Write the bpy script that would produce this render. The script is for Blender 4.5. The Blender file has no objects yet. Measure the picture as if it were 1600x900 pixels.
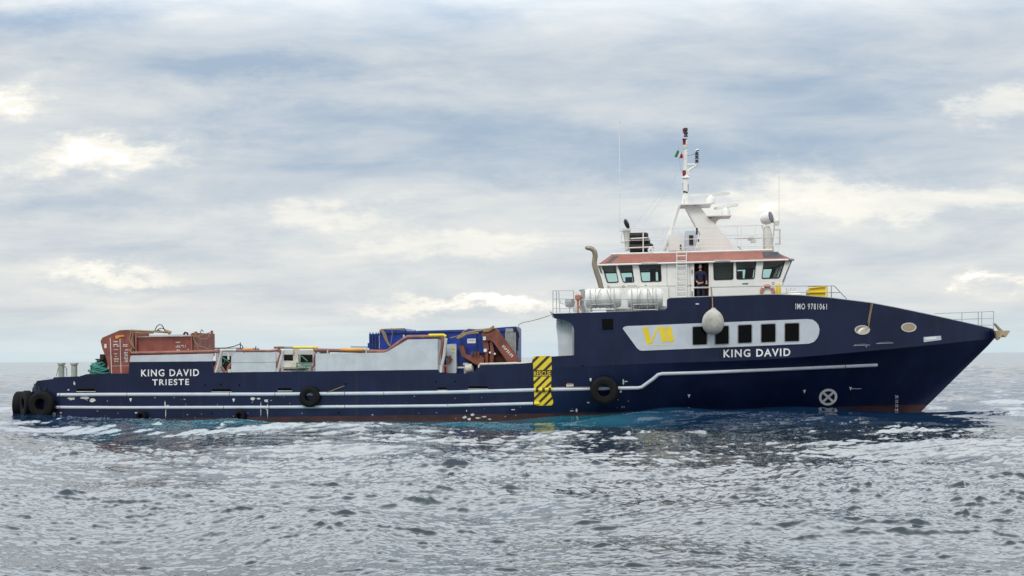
import bpy, bmesh, math, random
import numpy as np
from mathutils import Vector, Matrix
from mathutils.geometry import tessellate_polygon
random.seed(7); R = math.radians
sc = bpy.context.scene; COL = sc.collection
PI = math.pi

# ------------------------------------------------------------------ camera
F = 2200.0; CX, CY = 800.0, 450.0
CAM = Vector((0, -64.6, 2.8))
th = math.atan(108/F); ph = R(0.573)
F0 = Vector((0, math.cos(th), math.sin(th))); U0 = Vector((0, -math.sin(th), math.cos(th))); R0 = Vector((1, 0, 0))
RR = math.cos(ph)*R0 - math.sin(ph)*U0; UU = math.sin(ph)*R0 + math.cos(ph)*U0
cam = bpy.data.objects.new('camera', bpy.data.cameras.new('camera')); COL.objects.link(cam)
cam.data.sensor_width = 36; cam.data.lens = 36*F/1600; cam.data.clip_end = 40000; cam.data.clip_start = 0.2
m = Matrix((RR, UU, -F0)).transposed().to_4x4(); m.translation = CAM; cam.matrix_world = m
sc.camera = cam

# ------------------------------------------------------------------ ship frame
B = 4.8
ROT = Matrix.Rotation(R(-5), 4, 'Z') @ Matrix.Rotation(R(-0.35), 4, 'Y')
MS = Matrix.Translation(-(ROT @ Vector((22.3, -B, 0)))) @ ROT
MI = MS.inverted()
EYE = MI @ CAM
def wray(px, py): return (RR*(px-CX) - UU*(py-CY) + F0*F).normalized()
def P(px, py, Y):
    d = MI.to_3x3() @ wray(px, py)
    return EYE + d*((Y-EYE.y)/d.y)
X0 = P(51, 606, -B+.95).x
XT = P(1554, 530, 0); XW = P(1437, 645, 0)
def stem(z): return XT.x if z >= XT.z else XT.x + (z-XT.z)*(XT.x-XW.x)/(XT.z-XW.z)
def top_b(x):
    Lt = 17.0; u = (x-(XT.x-Lt))/Lt
    b = B if u <= 0 else B*(1-min(u, 1)**2.3)
    x -= X0
    if x < 1.1: b -= 1.1-math.sqrt(max(0, 1.21-(1.1-max(x, 0))**2))
    return max(b, .1)
def Htop(px, py, off=0.0):
    Y = -B
    for _ in range(25):
        p = P(px, py, Y); Y = .4*Y + .6*(-top_b(p.x)-off)
    return P(px, py, Y)
KPX = [(50, 609), (62, 606), (200, 600), (690, 590), (840, 577), (897, 573), (1030, 567.5), (1130, 564.5), (1200, 561.5), (1280, 555.5), (1333, 550.7), (1400, 544.5), (1500, 534.5), (1553, 528.5)]
def kline(x0, x1, step=30):
    out = []; x = x0
    while x < x1: out.append(x); x += step
    out.append(x1)
    return [(x, np.interp(x, [k[0] for k in KPX], [k[1] for k in KPX])) for x in out]
_k = [Htop(a, b) for a, b in kline(50, 1553, 15)]
_kx = [p.x for p in _k]; _kz = [p.z for p in _k]
def zK(x): return float(np.interp(x, _kx, _kz))
def hb(x, z):
    zk = zK(x)
    if z >= zk: return top_b(x)
    t = max(0, min(1, z/zk)); xs = stem(z)
    Lt = 21-4*t; p = 1.65+.65*t; u = (x-(xs-Lt))/Lt
    b = B if u <= 0 else B*(1-min(u, 1)**p)
    b -= .3*max(0, min(1, (x-23.5)/4))*(1-t)
    x -= X0
    if x < 1.1: b -= 1.1-math.sqrt(max(0, 1.21-(1.1-max(x, 0))**2))
    return max(b, .04)
def H(px, py, off=0.0):
    Y = -B
    for _ in range(25):
        p = P(px, py, Y); Y = .4*Y + .6*(-hb(p.x, p.z)-off)
    return P(px, py, Y)
def SC(Y=-B): return F/((Vector((22, Y, 3))-EYE).length)      # px per metre

# ------------------------------------------------------------------ materials
def nodes(name):
    mt = bpy.data.materials.new(name); mt.use_nodes = True
    nt = mt.node_tree; return mt, nt, nt.nodes, nt.links, nt.nodes['Principled BSDF']
def mixc(N, L, a, b, fac, mode='MIX'):
    n = N.new('ShaderNodeMix'); n.data_type = 'RGBA'; n.blend_type = mode
    for s, v in ((n.inputs['A'], a), (n.inputs['B'], b), (n.inputs['Factor'], fac)):
        if isinstance(v, bpy.types.NodeSocket): L.new(v, s)
        elif isinstance(v, (int, float)): s.default_value = v
        else: s.default_value = (*v, 1)
    return n.outputs['Result']
def noise(N, L, co, scale, detail=5, rough=.55, sx=(1, 1, 1)):
    mp = N.new('ShaderNodeMapping'); mp.inputs['Scale'].default_value = sx; L.new(co, mp.inputs['Vector'])
    n = N.new('ShaderNodeTexNoise'); n.inputs['Scale'].default_value = scale; n.inputs['Detail'].default_value = detail
    n.inputs['Roughness'].default_value = rough; L.new(mp.outputs[0], n.inputs['Vector']); return n.outputs['Fac']
def ramp(N, L, v, a, b):
    n = N.new('ShaderNodeMapRange'); n.inputs['From Min'].default_value = a; n.inputs['From Max'].default_value = b
    n.interpolation_type = 'SMOOTHSTEP'; L.new(v, n.inputs['Value']); return n.outputs[0]
def mth(N, L, op, a, b=0.0):
    n = N.new('ShaderNodeMath'); n.operation = op
    for i, v in enumerate((a, b)):
        if isinstance(v, bpy.types.NodeSocket): L.new(v, n.inputs[i])
        else: n.inputs[i].default_value = v
    return n.outputs[0]
def paint(name, col, rough=.45, metal=0, var=.12, dirt=.25, dirtcol=(.12, .08, .05), streak=True, bump=.15, coat=0, rustamt=0):
    mt, nt, N, L, bs = nodes(name)
    co = N.new('ShaderNodeTexCoord').outputs['Object']
    a = noise(N, L, co, 1.7, 6)
    c = mixc(N, L, [x*(1-var) for x in col], [min(1, x*(1+var)) for x in col], ramp(N, L, a, .35, .65))
    s = noise(N, L, co, 3.0, 6, .6, (1, 1, .12) if streak else (1, 1, 1))
    c = mixc(N, L, c, dirtcol, mth(N, L, 'MULTIPLY', ramp(N, L, s, .52, .8), dirt))
    if rustamt:
        r = noise(N, L, co, 6, 8, .65, (1, 1, .5))
        c = mixc(N, L, c, (.16, .055, .02), mth(N, L, 'MULTIPLY', ramp(N, L, r, .62, .72), rustamt))
    L.new(c, bs.inputs['Base Color'])
    bs.inputs['Metallic'].default_value = metal
    rr = N.new('ShaderNodeMapRange'); rr.inputs['To Min'].default_value = rough*.8; rr.inputs['To Max'].default_value = min(1, rough*1.25); L.new(s, rr.inputs['Value']); L.new(rr.outputs[0], bs.inputs['Roughness'])
    if bump:
        bp = N.new('ShaderNodeBump'); bp.inputs['Strength'].default_value = bump; bp.inputs['Distance'].default_value = .02
        L.new(noise(N, L, co, 9, 4), bp.inputs['Height']); L.new(bp.outputs[0], bs.inputs['Normal'])
    bs.inputs['Coat Weight'].default_value = coat
    return mt
M = {}
M['white'] = paint('white_paint', (.82, .81, .77), .4, dirt=.14, dirtcol=(.5, .46, .38), var=.03)
M['offwhite'] = paint('aged_white_paint', (.6, .58, .52), .5, dirt=.4, dirtcol=(.3, .22, .13), rustamt=.4)
M['raftshell'] = paint('weathered_gelcoat', (.80, .79, .75), .4, dirt=.25, dirtcol=(.35, .32, .27), var=.08)
M['grey'] = paint('light_grey_paint', (.56, .59, .61), .45, dirt=.3, dirtcol=(.3, .29, .26), rustamt=.12, var=.06)
M['band'] = paint('pale_grey_band', (.55, .59, .64), .4, dirt=.15, dirtcol=(.35, .35, .33), var=.05)
M['midgrey'] = paint('mid_grey_paint', (.3, .32, .33), .5, dirt=.4)
M['roofred'] = paint('faded_red_paint', (.33, .13, .10), .55, dirt=.3, dirtcol=(.4, .24, .19), var=.1)
M['oxide'] = paint('red_oxide_paint', (.25, .07, .05), .6, dirt=.5, dirtcol=(.09, .035, .02), var=.2, rustamt=.4)
M['brown'] = paint('rusty_brown_paint', (.21, .062, .036), .6, dirt=.5, dirtcol=(.07, .025, .015), var=.25, rustamt=.5)
M['pipe'] = paint('brown_pipe_paint', (.27, .1, .075), .5, dirt=.5, dirtcol=(.45, .25, .15), var=.25, streak=False, rustamt=.4)
M['blue'] = paint('cargo_blue_paint', (.006, .042, .31), .4, dirt=.5, dirtcol=(.01, .02, .1), var=.25, rustamt=.15)
M['blue2'] = paint('dull_blue_paint', (.016, .045, .13), .5, dirt=.5, dirtcol=(.01, .02, .06), var=.3, rustamt=.3)
M['yellow'] = paint('yellow_paint', (.83, .62, .03), .45, dirt=.2, dirtcol=(.4, .28, .05), var=.06)
M['orange'] = paint('orange_paint', (.75, .33, .06), .5, dirt=.3)
M['stripe'] = paint('dark_stripe_paint', (.035, .022, .015), .5)
M['black'] = paint('black_cover', (.014, .008, .008), .55, bump=.3)
M['rubber'] = paint('tyre_rubber', (.006, .006, .0065), .7, dirt=.4, dirtcol=(.03, .028, .025), bump=.4)
M['tan'] = paint('exhaust_metal', (.3, .25, .18), .4, metal=.4, dirt=.5, dirtcol=(.09, .06, .035))
M['steel'] = paint('galvanised_steel', (.42, .43, .42), .4, metal=.5, dirt=.4)
M['rope'] = paint('brown_rope', (.32, .22, .13), .9, dirt=.3)
M['teal'] = paint('turquoise_rope', (.04, .2, .17), .85, dirt=.4, dirtcol=(.02, .1, .08), var=.3)
M['green'] = paint('green_paint', (.04, .25, .14), .5)
M['flaggreen'] = paint('flag_green_cloth', (.01, .3, .08), .8, dirt=0)
M['flagred'] = paint('flag_red_cloth', (.55, .03, .03), .8, dirt=0)
M['flagwhite'] = paint('flag_white_cloth', (.75, .72, .68), .8, dirt=0)
M['redlamp'] = paint('red_lamp_housing', (.22, .015, .012), .35)
M['buoy'] = paint('grimy_fender_vinyl', (.5, .49, .43), .5, dirt=.95, dirtcol=(.2, .16, .11), streak=False, var=.25, rustamt=.35)
M['anchor'] = paint('rusty_anchor', (.36, .29, .18), .7, dirt=.7, dirtcol=(.16, .07, .03), var=.3, rustamt=.7)
M['mark'] = paint('white_marking', (.8, .8, .78), .5, dirt=.12, bump=0)
M['deck'] = paint('deck_paint', (.11, .05, .04), .7, dirt=.5)
M['bulin'] = paint('bulwark_inside', (.36, .31, .22), .6, dirt=.4)
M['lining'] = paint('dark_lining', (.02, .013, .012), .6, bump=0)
M['redroom'] = paint('reddish_interior', (.1, .025, .02), .6, bump=0)
M['skin'] = paint('skin', (.5, .27, .19), .5, dirt=0, bump=0)
M['hair'] = paint('grey_hair', (.42, .38, .34), .7, dirt=0)
M['navycloth'] = paint('navy_cloth', (.012, .013, .035), .85, dirt=.1)
M['lens'] = paint('dark_lens', (.02, .022, .03), .12, bump=0, coat=.5)
M['lifering'] = paint('life_ring_orange', (.5, .2, .13), .55, dirt=.2)
M['darkglass'] = paint('dark_window_glass', (.003, .003, .0035), .07, dirt=0, bump=0, var=0)
M['darkglass'].node_tree.nodes['Principled BSDF'].inputs['Specular IOR Level'].default_value = .08
M['skyglass'] = paint('grey_window_glass', (.08, .09, .1), .12, dirt=.2, bump=0)
M['foam'] = paint('scuffed_white', (.6, .6, .56), .8, dirt=.4)

# hull paint: navy topsides, red antifouling below the boot line, worn patches
def hull_mat():
    mt, nt, N, L, bs = nodes('navy_hull_paint')
    co = N.new('ShaderNodeTexCoord').outputs['Object']
    sp = N.new('ShaderNodeSeparateXYZ'); L.new(co, sp.inputs[0])
    a = noise(N, L, co, .6, 6)
    c = mixc(N, L, (.003, .0075, .034), (.006, .013, .05), ramp(N, L, a, .35, .65))
    s = noise(N, L, co, 1.6, 7, .62, (1, 1, .1))
    c = mixc(N, L, c, (.013, .026, .068), mth(N, L, 'MULTIPLY', ramp(N, L, s, .5, .78), .5))
    scr = noise(N, L, co, 4.5, 10, .7, (.35, 1, 1))
    low = ramp(N, L, sp.outputs['Z'], 1.6, .2)
    sc_m = mth(N, L, 'MULTIPLY', ramp(N, L, scr, .70, .73), mth(N, L, 'ADD', mth(N, L, 'MULTIPLY', low, .75), .03))
    c = mixc(N, L, c, (.32, .3, .26), sc_m)
    # drips of salt
    dr = noise(N, L, co, 5, 6, .6, (1, 1, .05))
    c = mixc(N, L, c, (.22, .22, .22), mth(N, L, 'MULTIPLY', ramp(N, L, dr, .70, .78), mth(N, L, 'MULTIPLY', low, .5)))
    z2 = mth(N, L, 'ADD', sp.outputs['Z'], mth(N, L, 'MULTIPLY', noise(N, L, co, 5, 6, .6, (.5, 1, 1)), .05))
    red = ramp(N, L, z2, .245, .215)
    rc = mixc(N, L, (.075, .027, .024), (.036, .02, .022), ramp(N, L, noise(N, L, co, 2.5, 8, .7, (.4, 1, 1)), .4, .6))
    c = mixc(N, L, c, rc, red)
    L.new(c, bs.inputs['Base Color'])
    rr = N.new('ShaderNodeMapRange'); rr.inputs['To Min'].default_value = .22; rr.inputs['To Max'].default_value = .42; L.new(s, rr.inputs['Value']); L.new(rr.outputs[0], bs.inputs['Roughness'])
    rw = noise(N, L, co, 2.4, 8, .6, (1.6, 1, .06))
    c2_ = mixc(N, L, c, (.07, .03, .015), mth(N, L, 'MULTIPLY', ramp(N, L, rw, .62, .72), mth(N, L, 'MULTIPLY', ramp(N, L, sp.outputs['Z'], 2.6, 1.2), .45)))
    L.new(c2_, bs.inputs['Base Color'])
    wv = N.new('ShaderNodeTexWave'); wv.inputs['Scale'].default_value = .5; wv.inputs['Distortion'].default_value = .6; wv.inputs['Detail'].default_value = 2; L.new(co, wv.inputs['Vector'])
    bp = N.new('ShaderNodeBump'); bp.inputs['Strength'].default_value = .35; bp.inputs['Distance'].default_value = .03
    w = N.new('ShaderNodeTexNoise'); w.inputs['Scale'].default_value = .9; L.new(co, w.inputs['Vector'])
    L.new(mth(N, L, 'ADD', w.outputs['Fac'], mth(N, L, 'MULTIPLY', wv.outputs['Fac'], .22)), bp.inputs['Height']); L.new(bp.outputs[0], bs.inputs['Normal'])
    return mt
M['rubber'].node_tree.nodes['Principled BSDF'].inputs['Specular IOR Level'].default_value = .2
M['post'] = paint('greenish_grey_post', (.36, .4, .35), .6, dirt=.5, rustamt=.3)
M['hull'] = hull_mat(); M['hull'].node_tree.nodes['Principled BSDF'].inputs['Specular IOR Level'].default_value = .35
def glass_mat():
    mt, nt, N, L, bs = nodes('window_glass')
    N.remove(bs); out = N['Material Output']
    t = N.new('ShaderNodeBsdfTransparent'); t.inputs[0].default_value = (.86, .95, .93, 1)
    g = N.new('ShaderNodeBsdfGlossy'); g.inputs['Roughness'].default_value = .04; g.inputs[0].default_value = (.8, .85, .9, 1)
    fr = N.new('ShaderNodeFresnel'); fr.inputs[0].default_value = 1.4
    ge = N.new('ShaderNodeNewGeometry'); fac = mth(N, L, 'MULTIPLY', fr.outputs[0], mth(N, L, 'SUBTRACT', 1.0, ge.outputs['Backfacing']))
    mx = N.new('ShaderNodeMixShader'); L.new(fac, mx.inputs[0]); L.new(t.outputs[0], mx.inputs[1]); L.new(g.outputs[0], mx.inputs[2]); L.new(mx.outputs[0], out.inputs[0])
    return mt
M['glass'] = glass_mat()

# ------------------------------------------------------------------ objects
BASE = {}
def tag(o, label=None, cat=None, group=None, kind=None):
    if label: o['label'] = label
    if cat: o['category'] = cat
    if group: o['group'] = group
    if kind: o['kind'] = kind
    return o
def thing(name, base, label, cat, group=None):
    o = bpy.data.objects.new(name, None); COL.objects.link(o); o.empty_display_size = .3
    o.matrix_world = MS @ Matrix.Translation(base); BASE[o.name] = Vector(base)
    return tag(o, label, cat, group)

SPLIT = dict(recess_panels='recess_panel', bulwark_posts='bulwark_post', bulwark_pipes='bulwark_pipe', deck_vents='deck_vent', strip_lights='strip_light', hinges='hinge', pad_eyes='pad_eye',
    grab_rails_='grab_rail', mast_stays='mast_stay', orange_pipes='orange_pipe', yellow_pipes='yellow_pipe', dark_pipes='dark_pipe', position_marks='position_mark', bar_clamps='bar_clamp', console_items_='console_item',
    crane_pins_='crane_pin', signal_lights='signal_light', small_lamp_='small_lamp', frame_rails='frame_rail', cable_loops='cable_loop', grab_rails='grab_rail', wall_marks='wall_mark', stern_bollards_='stern_bollard', red_mast_lights='mast_light', corner_posts='corner_post', crane_cylinders='crane_cylinder', container_ribs='container_rib', deck_bollards_='deck_bollard', wall_placards='wall_placard', mast_platforms='mast_platform', side_platings='side_plating', sheer_caps='sheer_cap_rail', bulwark_linings='bulwark_lining')
class MB:
    def __init__(s): s.v = []; s.f = []
    def add(s, vs, fs):
        n = len(s.v); s.v += [Vector(v) for v in vs]; s.f += [tuple(i+n for i in f) for f in fs]; return s
    def box(s, a, b):
        x0, y0, z0 = [min(i, j) for i, j in zip(a, b)]; x1, y1, z1 = [max(i, j) for i, j in zip(a, b)]
        return s.add([(x0,y0,z0),(x1,y0,z0),(x1,y1,z0),(x0,y1,z0),(x0,y0,z1),(x1,y0,z1),(x1,y1,z1),(x0,y1,z1)],
                     [(0,3,2,1),(4,5,6,7),(0,1,5,4),(1,2,6,5),(2,3,7,6),(3,0,4,7)])
    def pbox(s, x0, y0, x1, y1, Y, D):        # pixel box: near face at Y, depth D
        a = P(x0, y1, Y); b = P(x1, y0, Y); return s.box((a.x, Y, a.z), (b.x, Y+D, b.z))
    def tube(s, pts, r, n=8, close=False):
        pts = [Vector(p) for p in pts]; k = len(pts); rs = r if isinstance(r, (list, tuple)) else [r]*k
        rings = []; prev = None
        for i, p in enumerate(pts):
            if close: t = pts[(i+1) % k]-pts[i-1]
            else: t = pts[min(i+1, k-1)]-pts[max(i-1, 0)]
            t.normalize()
            up = prev if prev is not None else (Vector((0, 0, 1)) if abs(t.z) < .9 else Vector((1, 0, 0)))
            a = t.cross(up)
            if a.length < 1e-4: a = t.cross(Vector((0, 1, 0)))
            a.normalize(); b = a.cross(t).normalized(); prev = b
            rings.append([p+(a*math.cos(2*PI*j/n)+b*math.sin(2*PI*j/n))*rs[i] for j in range(n)])
        vs = [v for rg in rings for v in rg]; fs = []
        for i in range(k if close else k-1):
            i2 = (i+1) % k
            for j in range(n): fs.append((i*n+j, i*n+(j+1) % n, i2*n+(j+1) % n, i2*n+j))
        if not close: fs += [tuple(range(n))[::-1], tuple((k-1)*n+j for j in range(n))]
        return s.add(vs, fs)
    def lathe(s, prof, M4, n=24):             # prof [(r,h)] about local Z of M4
        vs = []; fs = []; k = len(prof)
        for r, h in prof:
            for j in range(n): vs.append(M4 @ Vector((r*math.cos(2*PI*j/n), r*math.sin(2*PI*j/n), h)))
        for i in range(k-1):
            for j in range(n): fs.append((i*n+j, i*n+(j+1) % n, (i+1)*n+(j+1) % n, (i+1)*n+j))
        fs += [tuple(range(n))[::-1], tuple((k-1)*n+j for j in range(n))]
        return s.add(vs, fs)
    def ring(s, prof, M4, n=40):              # closed profile, a ring about local Z
        vs = []; fs = []; k = len(prof)
        for r, h in prof:
            for j in range(n): vs.append(M4 @ Vector((r*math.cos(2*PI*j/n), r*math.sin(2*PI*j/n), h)))
        for i in range(k):
            for j in range(n): fs.append((i*n+j, i*n+(j+1) % n, ((i+1) % k)*n+(j+1) % n, ((i+1) % k)*n+j))
        return s.add(vs, fs)
    def sheet(s, uv, fs, fo, fi):
        n = len(uv); vs = [fo(*p) for p in uv]+[fi(*p) for p in uv]; cnt = {}
        for f in fs:
            for a, b in zip(f, f[1:]+f[:1]):
                cnt.setdefault((min(a, b), max(a, b)), []).append((a, b))
        out = [tuple(f) for f in fs]+[tuple(i+n for i in reversed(f)) for f in fs]
        out += [(e[0][1], e[0][0], e[0][0]+n, e[0][1]+n) for e in cnt.values() if len(e) == 1]
        return s.add(vs, out)
    def plate(s, loops, fo, fi, step=None, axis=0):
        pts = [p for l in loops for p in l]
        tr = tessellate_polygon([[Vector((p[0], p[1], 0)) for p in l] for l in loops])
        bm = bmesh.new(); vv = [bm.verts.new((p[0], p[1], 0)) for p in pts]
        for t in tr:
            try: bm.faces.new([vv[i] for i in t])
            except ValueError: pass
        if step:
            us = [p[axis] for p in pts]; u = min(us)+step*.5
            while u < max(us):
                bmesh.ops.bisect_plane(bm, geom=bm.verts[:]+bm.edges[:]+bm.faces[:], plane_co=((u, 0, 0) if axis == 0 else (0, u, 0)), plane_no=((1, 0, 0) if axis == 0 else (0, 1, 0)), dist=1e-5); u += step
        bm.verts.index_update()
        uv = [(v.co.x, v.co.y) for v in bm.verts]; fs = [[v.index for v in f.verts] for f in bm.faces]; bm.free()
        return s.sheet(uv, fs, fo, fi)
    def flat(s, loops, Y, D):                 # pixel polygon at depth plane Y, thickness D away from the viewer
        if not isinstance(loops[0][0], (list, tuple)): loops = [loops]
        return s.plate(loops, lambda u, v: P(u, v, Y), lambda u, v: P(u, v, Y)+Vector((0, D, 0)))
    def onhull(s, loops, o1, o2, step=None):
        if not isinstance(loops[0][0], (list, tuple)): loops = [loops]
        return s.plate(loops, lambda u, v: H(u, v, o1), lambda u, v: H(u, v, o1)+Vector((0, o1-o2, 0)), step)
    def mirror(s):
        n = len(s.v); s.v += [Vector((v.x, -v.y, v.z)) for v in s.v]; s.f += [tuple(i+n for i in reversed(f)) for f in s.f]; return s
    def build(s, name, mat, parent=None, base=None, smooth=35):
        if name in SPLIT:
            par = list(range(len(s.v)))
            def fd(i):
                while par[i] != i: par[i] = par[par[i]]; i = par[i]
                return i
            for f in s.f:
                for k in f[1:]: par[fd(k)] = fd(f[0])
            gr = {}
            for f in s.f: gr.setdefault(fd(f[0]), []).append(f)
            o = None
            for fs in gr.values():
                ids = sorted({k for f in fs for k in f}); mp = {k: i for i, k in enumerate(ids)}
                t = MB(); t.v = [s.v[k] for k in ids]; t.f = [tuple(mp[k] for k in f) for f in fs]; o = t.build(SPLIT[name], mat, parent, base, smooth)
            return o
        b = BASE[parent.name] if parent else (Vector(base) if base is not None else Vector((0, 0, 0)))
        me = bpy.data.meshes.new(name); me.from_pydata([v-b for v in s.v], [], s.f)
        bm = bmesh.new(); bm.from_mesh(me); bmesh.ops.recalc_face_normals(bm, faces=bm.faces); bm.to_mesh(me); bm.free()
        me.materials.append(M[mat] if isinstance(mat, str) else mat)
        if smooth:
            me.polygons.foreach_set('use_smooth', [True]*len(me.polygons)); me.set_sharp_from_angle(angle=R(smooth))
        o = bpy.data.objects.new(name, me); COL.objects.link(o); BASE[o.name] = b
        if parent: o.parent = parent
        else: o.matrix_world = MS @ Matrix.Translation(b)
        return o
def rrect(q, r=2.2, n=4):                     # rounded polygon in pixels
    out = []; k = len(q)
    for i in range(k):
        p = Vector(q[i]); a = (Vector(q[i-1])-p); b = (Vector(q[(i+1) % k])-p)
        rr = min(r, a.length*.45, b.length*.45); a = a.normalized()*rr; b = b.normalized()*rr
        for j in range(n+1):
            t = j/n; out.append(tuple((1-t)**2*(p+a)+2*t*(1-t)*p+t*t*(p+b)))
    return out
def rect(x0, y0, x1, y1): return [(x0, y0), (x1, y0), (x1, y1), (x0, y1)]
def ell(cx, cy, rx, ry, n=28, a=0): return [(cx+rx*math.cos(2*PI*i/n)*math.cos(a)-ry*math.sin(2*PI*i/n)*math.sin(a), cy+rx*math.cos(2*PI*i/n)*math.sin(a)+ry*math.sin(2*PI*i/n)*math.cos(a)) for i in range(n)]
def grow(q, d):
    c = Vector((sum(p[0] for p in q)/len(q), sum(p[1] for p in q)/len(q)))
    w = max(p[0] for p in q)-min(p[0] for p in q); h = max(p[1] for p in q)-min(p[1] for p in q)
    return [(c.x+(p[0]-c.x)*(1+2*d/w), c.y+(p[1]-c.y)*(1+2*d/h)) for p in q]
def clip(poly, box):                          # clip polygon to pixel rectangle
    x0, y0, x1, y1 = box
    for ax, lim, sg in ((0, x0, 1), (0, x1, -1), (1, y0, 1), (1, y1, -1)):
        out = []
        for i in range(len(poly)):
            a, b = poly[i-1], poly[i]; da, db = sg*(a[ax]-lim), sg*(b[ax]-lim)
            if (da >= 0) != (db >= 0):
                t = da/(da-db); out.append((a[0]+(b[0]-a[0])*t, a[1]+(b[1]-a[1])*t))
            if db >= 0: out.append(b)
        poly = out
        if not poly: return []
    return poly
def text2d(string, xl, xr, yl, yr, cap, bold=.012, space=1.0):
    cu = bpy.data.curves.new('t', 'FONT'); cu.body = string; cu.offset = bold; cu.space_character = space; cu.resolution_u = 3
    o = bpy.data.objects.new('t', cu); COL.objects.link(o); dg = bpy.context.evaluated_depsgraph_get()
    me = bpy.data.meshes.new_from_object(o.evaluated_get(dg)); bpy.data.objects.remove(o)
    vs = [(v.co.x, v.co.y) for v in me.vertices]; fs = [list(p.vertices) for p in me.polygons]
    x0 = min(v[0] for v in vs); x1 = max(v[0] for v in vs); y0 = min(v[1] for v in vs); y1 = max(v[1] for v in vs)
    out = []
    for x, y in vs:
        t = (x-x0)/(x1-x0); out.append((xl+(xr-xl)*t, yl+(yr-yl)*t-cap*(y-y0)/(y1-y0)))
    return out, fs
def TX(Y): return lambda pts: [P(a, b, Y) for a, b in pts]
def tubes(segs, r, Y, n=6):
    mb = MB()
    for sg in segs: mb.tube([P(a, b, Y) for a, b in sg], r, n)
    return mb

# ================================================================== THE SHIP
ship = thing('ship', (0, 0, 0), 'navy blue supply ship with grey bulwarks and a white wheelhouse', 'ship')

# ---- lower hull (both sides, keel to knuckle)
XS = [X0+q for q in (0, .02, .1, .25, .45, .7, .9, 1.1, 2)]+list(np.arange(3, 28, 1.0))+list(np.arange(28, XT.x-.2, .4))+[XT.x-.1, XT.x]
rows = [-1.6, -.6, -.1, .1, .3, .6, 1.0, 1.4]
def lower():
    mb = MB(); nr = 14; grid = []
    for sgn in (-1, 1):
        g = []
        for x in XS:
            zt = zK(x); col = []
            for j in range(nr+1):
                z = -1.6+(zt+1.6)*j/nr
                xx = x if x < 15 else 15+(x-15)*(stem(z)-15)/(XT.x-15)
                b = hb(xx, z)
                if x >= XT.x: b = .03
                col.append(len(mb.v)); mb.v.append(Vector((xx, sgn*b, z)))
            g.append(col)
        grid.append(g)
        for i in range(len(XS)-1):
            for j in range(nr): mb.f.append((g[i][j], g[i+1][j], g[i+1][j+1], g[i][j+1]))
    a, b = grid
    for k in (0, len(XS)-1):
        for j in range(nr): mb.f.append((a[k][j], b[k][j], b[k][j+1], a[k][j+1]))
    for i in range(len(XS)-1): mb.f.append((a[i][0], b[i][0], b[i+1][0], a[i+1][0]))
    return mb
hull = lower().build('hull', 'hull', ship, smooth=30)

# ---- upper side plating with sheer line, both sides
TOP = [(50, 609), (51, 606), (58, 595), (83, 592), (84, 589.5), (124, 588), (135, 584.6), (201, 583.5), (202, 565.5), (331, 564.5), (333, 582),
       (500, 580), (684, 577.5), (687, 581), (691, 583.5), (726, 583.5), (740, 581), (746, 576), (751, 572), (831, 567), (833, 558), (862, 557), (897, 555), (897, 514), (895, 508), (890, 504), (882, 500.5), (872, 498), (866, 497), (863, 494), (860, 487.5), (864, 490),
       (1036, 485), (1040, 483.5), (1042, 480), (1042, 469), (1043, 467), (1046, 466), (1100, 464), (1160, 462), (1200, 460.6), (1215, 460.5), (1250, 461.7), (1300, 466), (1360, 473.5), (1400, 481), (1450, 491.5), (1500, 502.5), (1540, 511.6), (1553, 515)]
up = MB()
holes = [ell(1347.5, 515.5, 10.5, 6), ell(1420, 511.5, 10.5, 6)]
up.plate([TOP+kline(50, 1553)[::-1]]+holes, lambda u, v: Htop(u, v, .004), lambda u, v: Htop(u, v, .004)+Vector((0, .07, 0)), 12)
up.mirror().build('side_platings', 'hull', ship, smooth=20)
# stem cap closing the bow
sb = MB(); a = P(1551, 515.5, -.1); b = P(1556, 519, 0); c = P(1555, 529, 0)
sb.add([(a.x-.1, -.24, a.z), (b.x+.05, -.06, b.z+.02), (c.x+.03, -.06, c.z), (a.x-.1, -.24, c.z), (a.x-.1, .24, a.z), (b.x+.05, .06, b.z+.02), (c.x+.03, .06, c.z), (a.x-.1, .24, c.z)],
       [(0, 1, 2, 3), (4, 7, 6, 5), (1, 5, 6, 2), (0, 4, 5, 1), (0, 3, 7, 4), (3, 2, 6, 7)])
sb.build('stem_cap', 'hull', ship)
# sheer capping tube with light edge
cap = MB(); cap.tube([Htop(x, y-.3, -.03) for x, y in TOP[37:]], .03, 6).mirror().build('sheer_caps', 'midgrey', ship)
# hawse rims
for cx, cy in ((1347.5, 515.5), (1420, 511.5)):
    MB().onhull([ell(cx, cy, 12, 7.4), ell(cx, cy, 10.3, 5.9)], .05, -.02).build('hawse_rim', 'offwhite', ship)
# inner bulwark skin (pale) around the foredeck
xi = [p for p in TOP[41:]]
inn = MB(); inn.plate([[(1215, 463)]+[(a, b+2) for a, b in TOP[41:]]+[(1540, 527), (1215, 550)]]+[ell(1347.5, 515.5, 11.5, 7), ell(1420, 511.5, 11.5, 7)],
          lambda u, v: Htop(u, v, -.08), lambda u, v: Htop(u, v, -.1), 12)
inn.mirror().build('bulwark_linings', 'bulin', ship)
def deckstrip(xs, zf, inset, th=.05):
    mb = MB(); vs = []
    for x in xs:
        w = max(top_b(x)-inset, .02); z = zf(x); vs += [(x, -w, z), (x, w, z), (x, w, z-th), (x, -w, z-th)]
    fs = []
    for i in range(len(xs)-1):
        k = 4*i
        for q in range(4): fs.append((k+q, k+(q+1) % 4, k+4+(q+1) % 4, k+4+q))
    fs += [(0, 1, 2, 3), (len(vs)-4, len(vs)-1, len(vs)-2, len(vs)-3)]
    return mb.add(vs, fs)
XA = P(897, 555, -B).x
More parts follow.
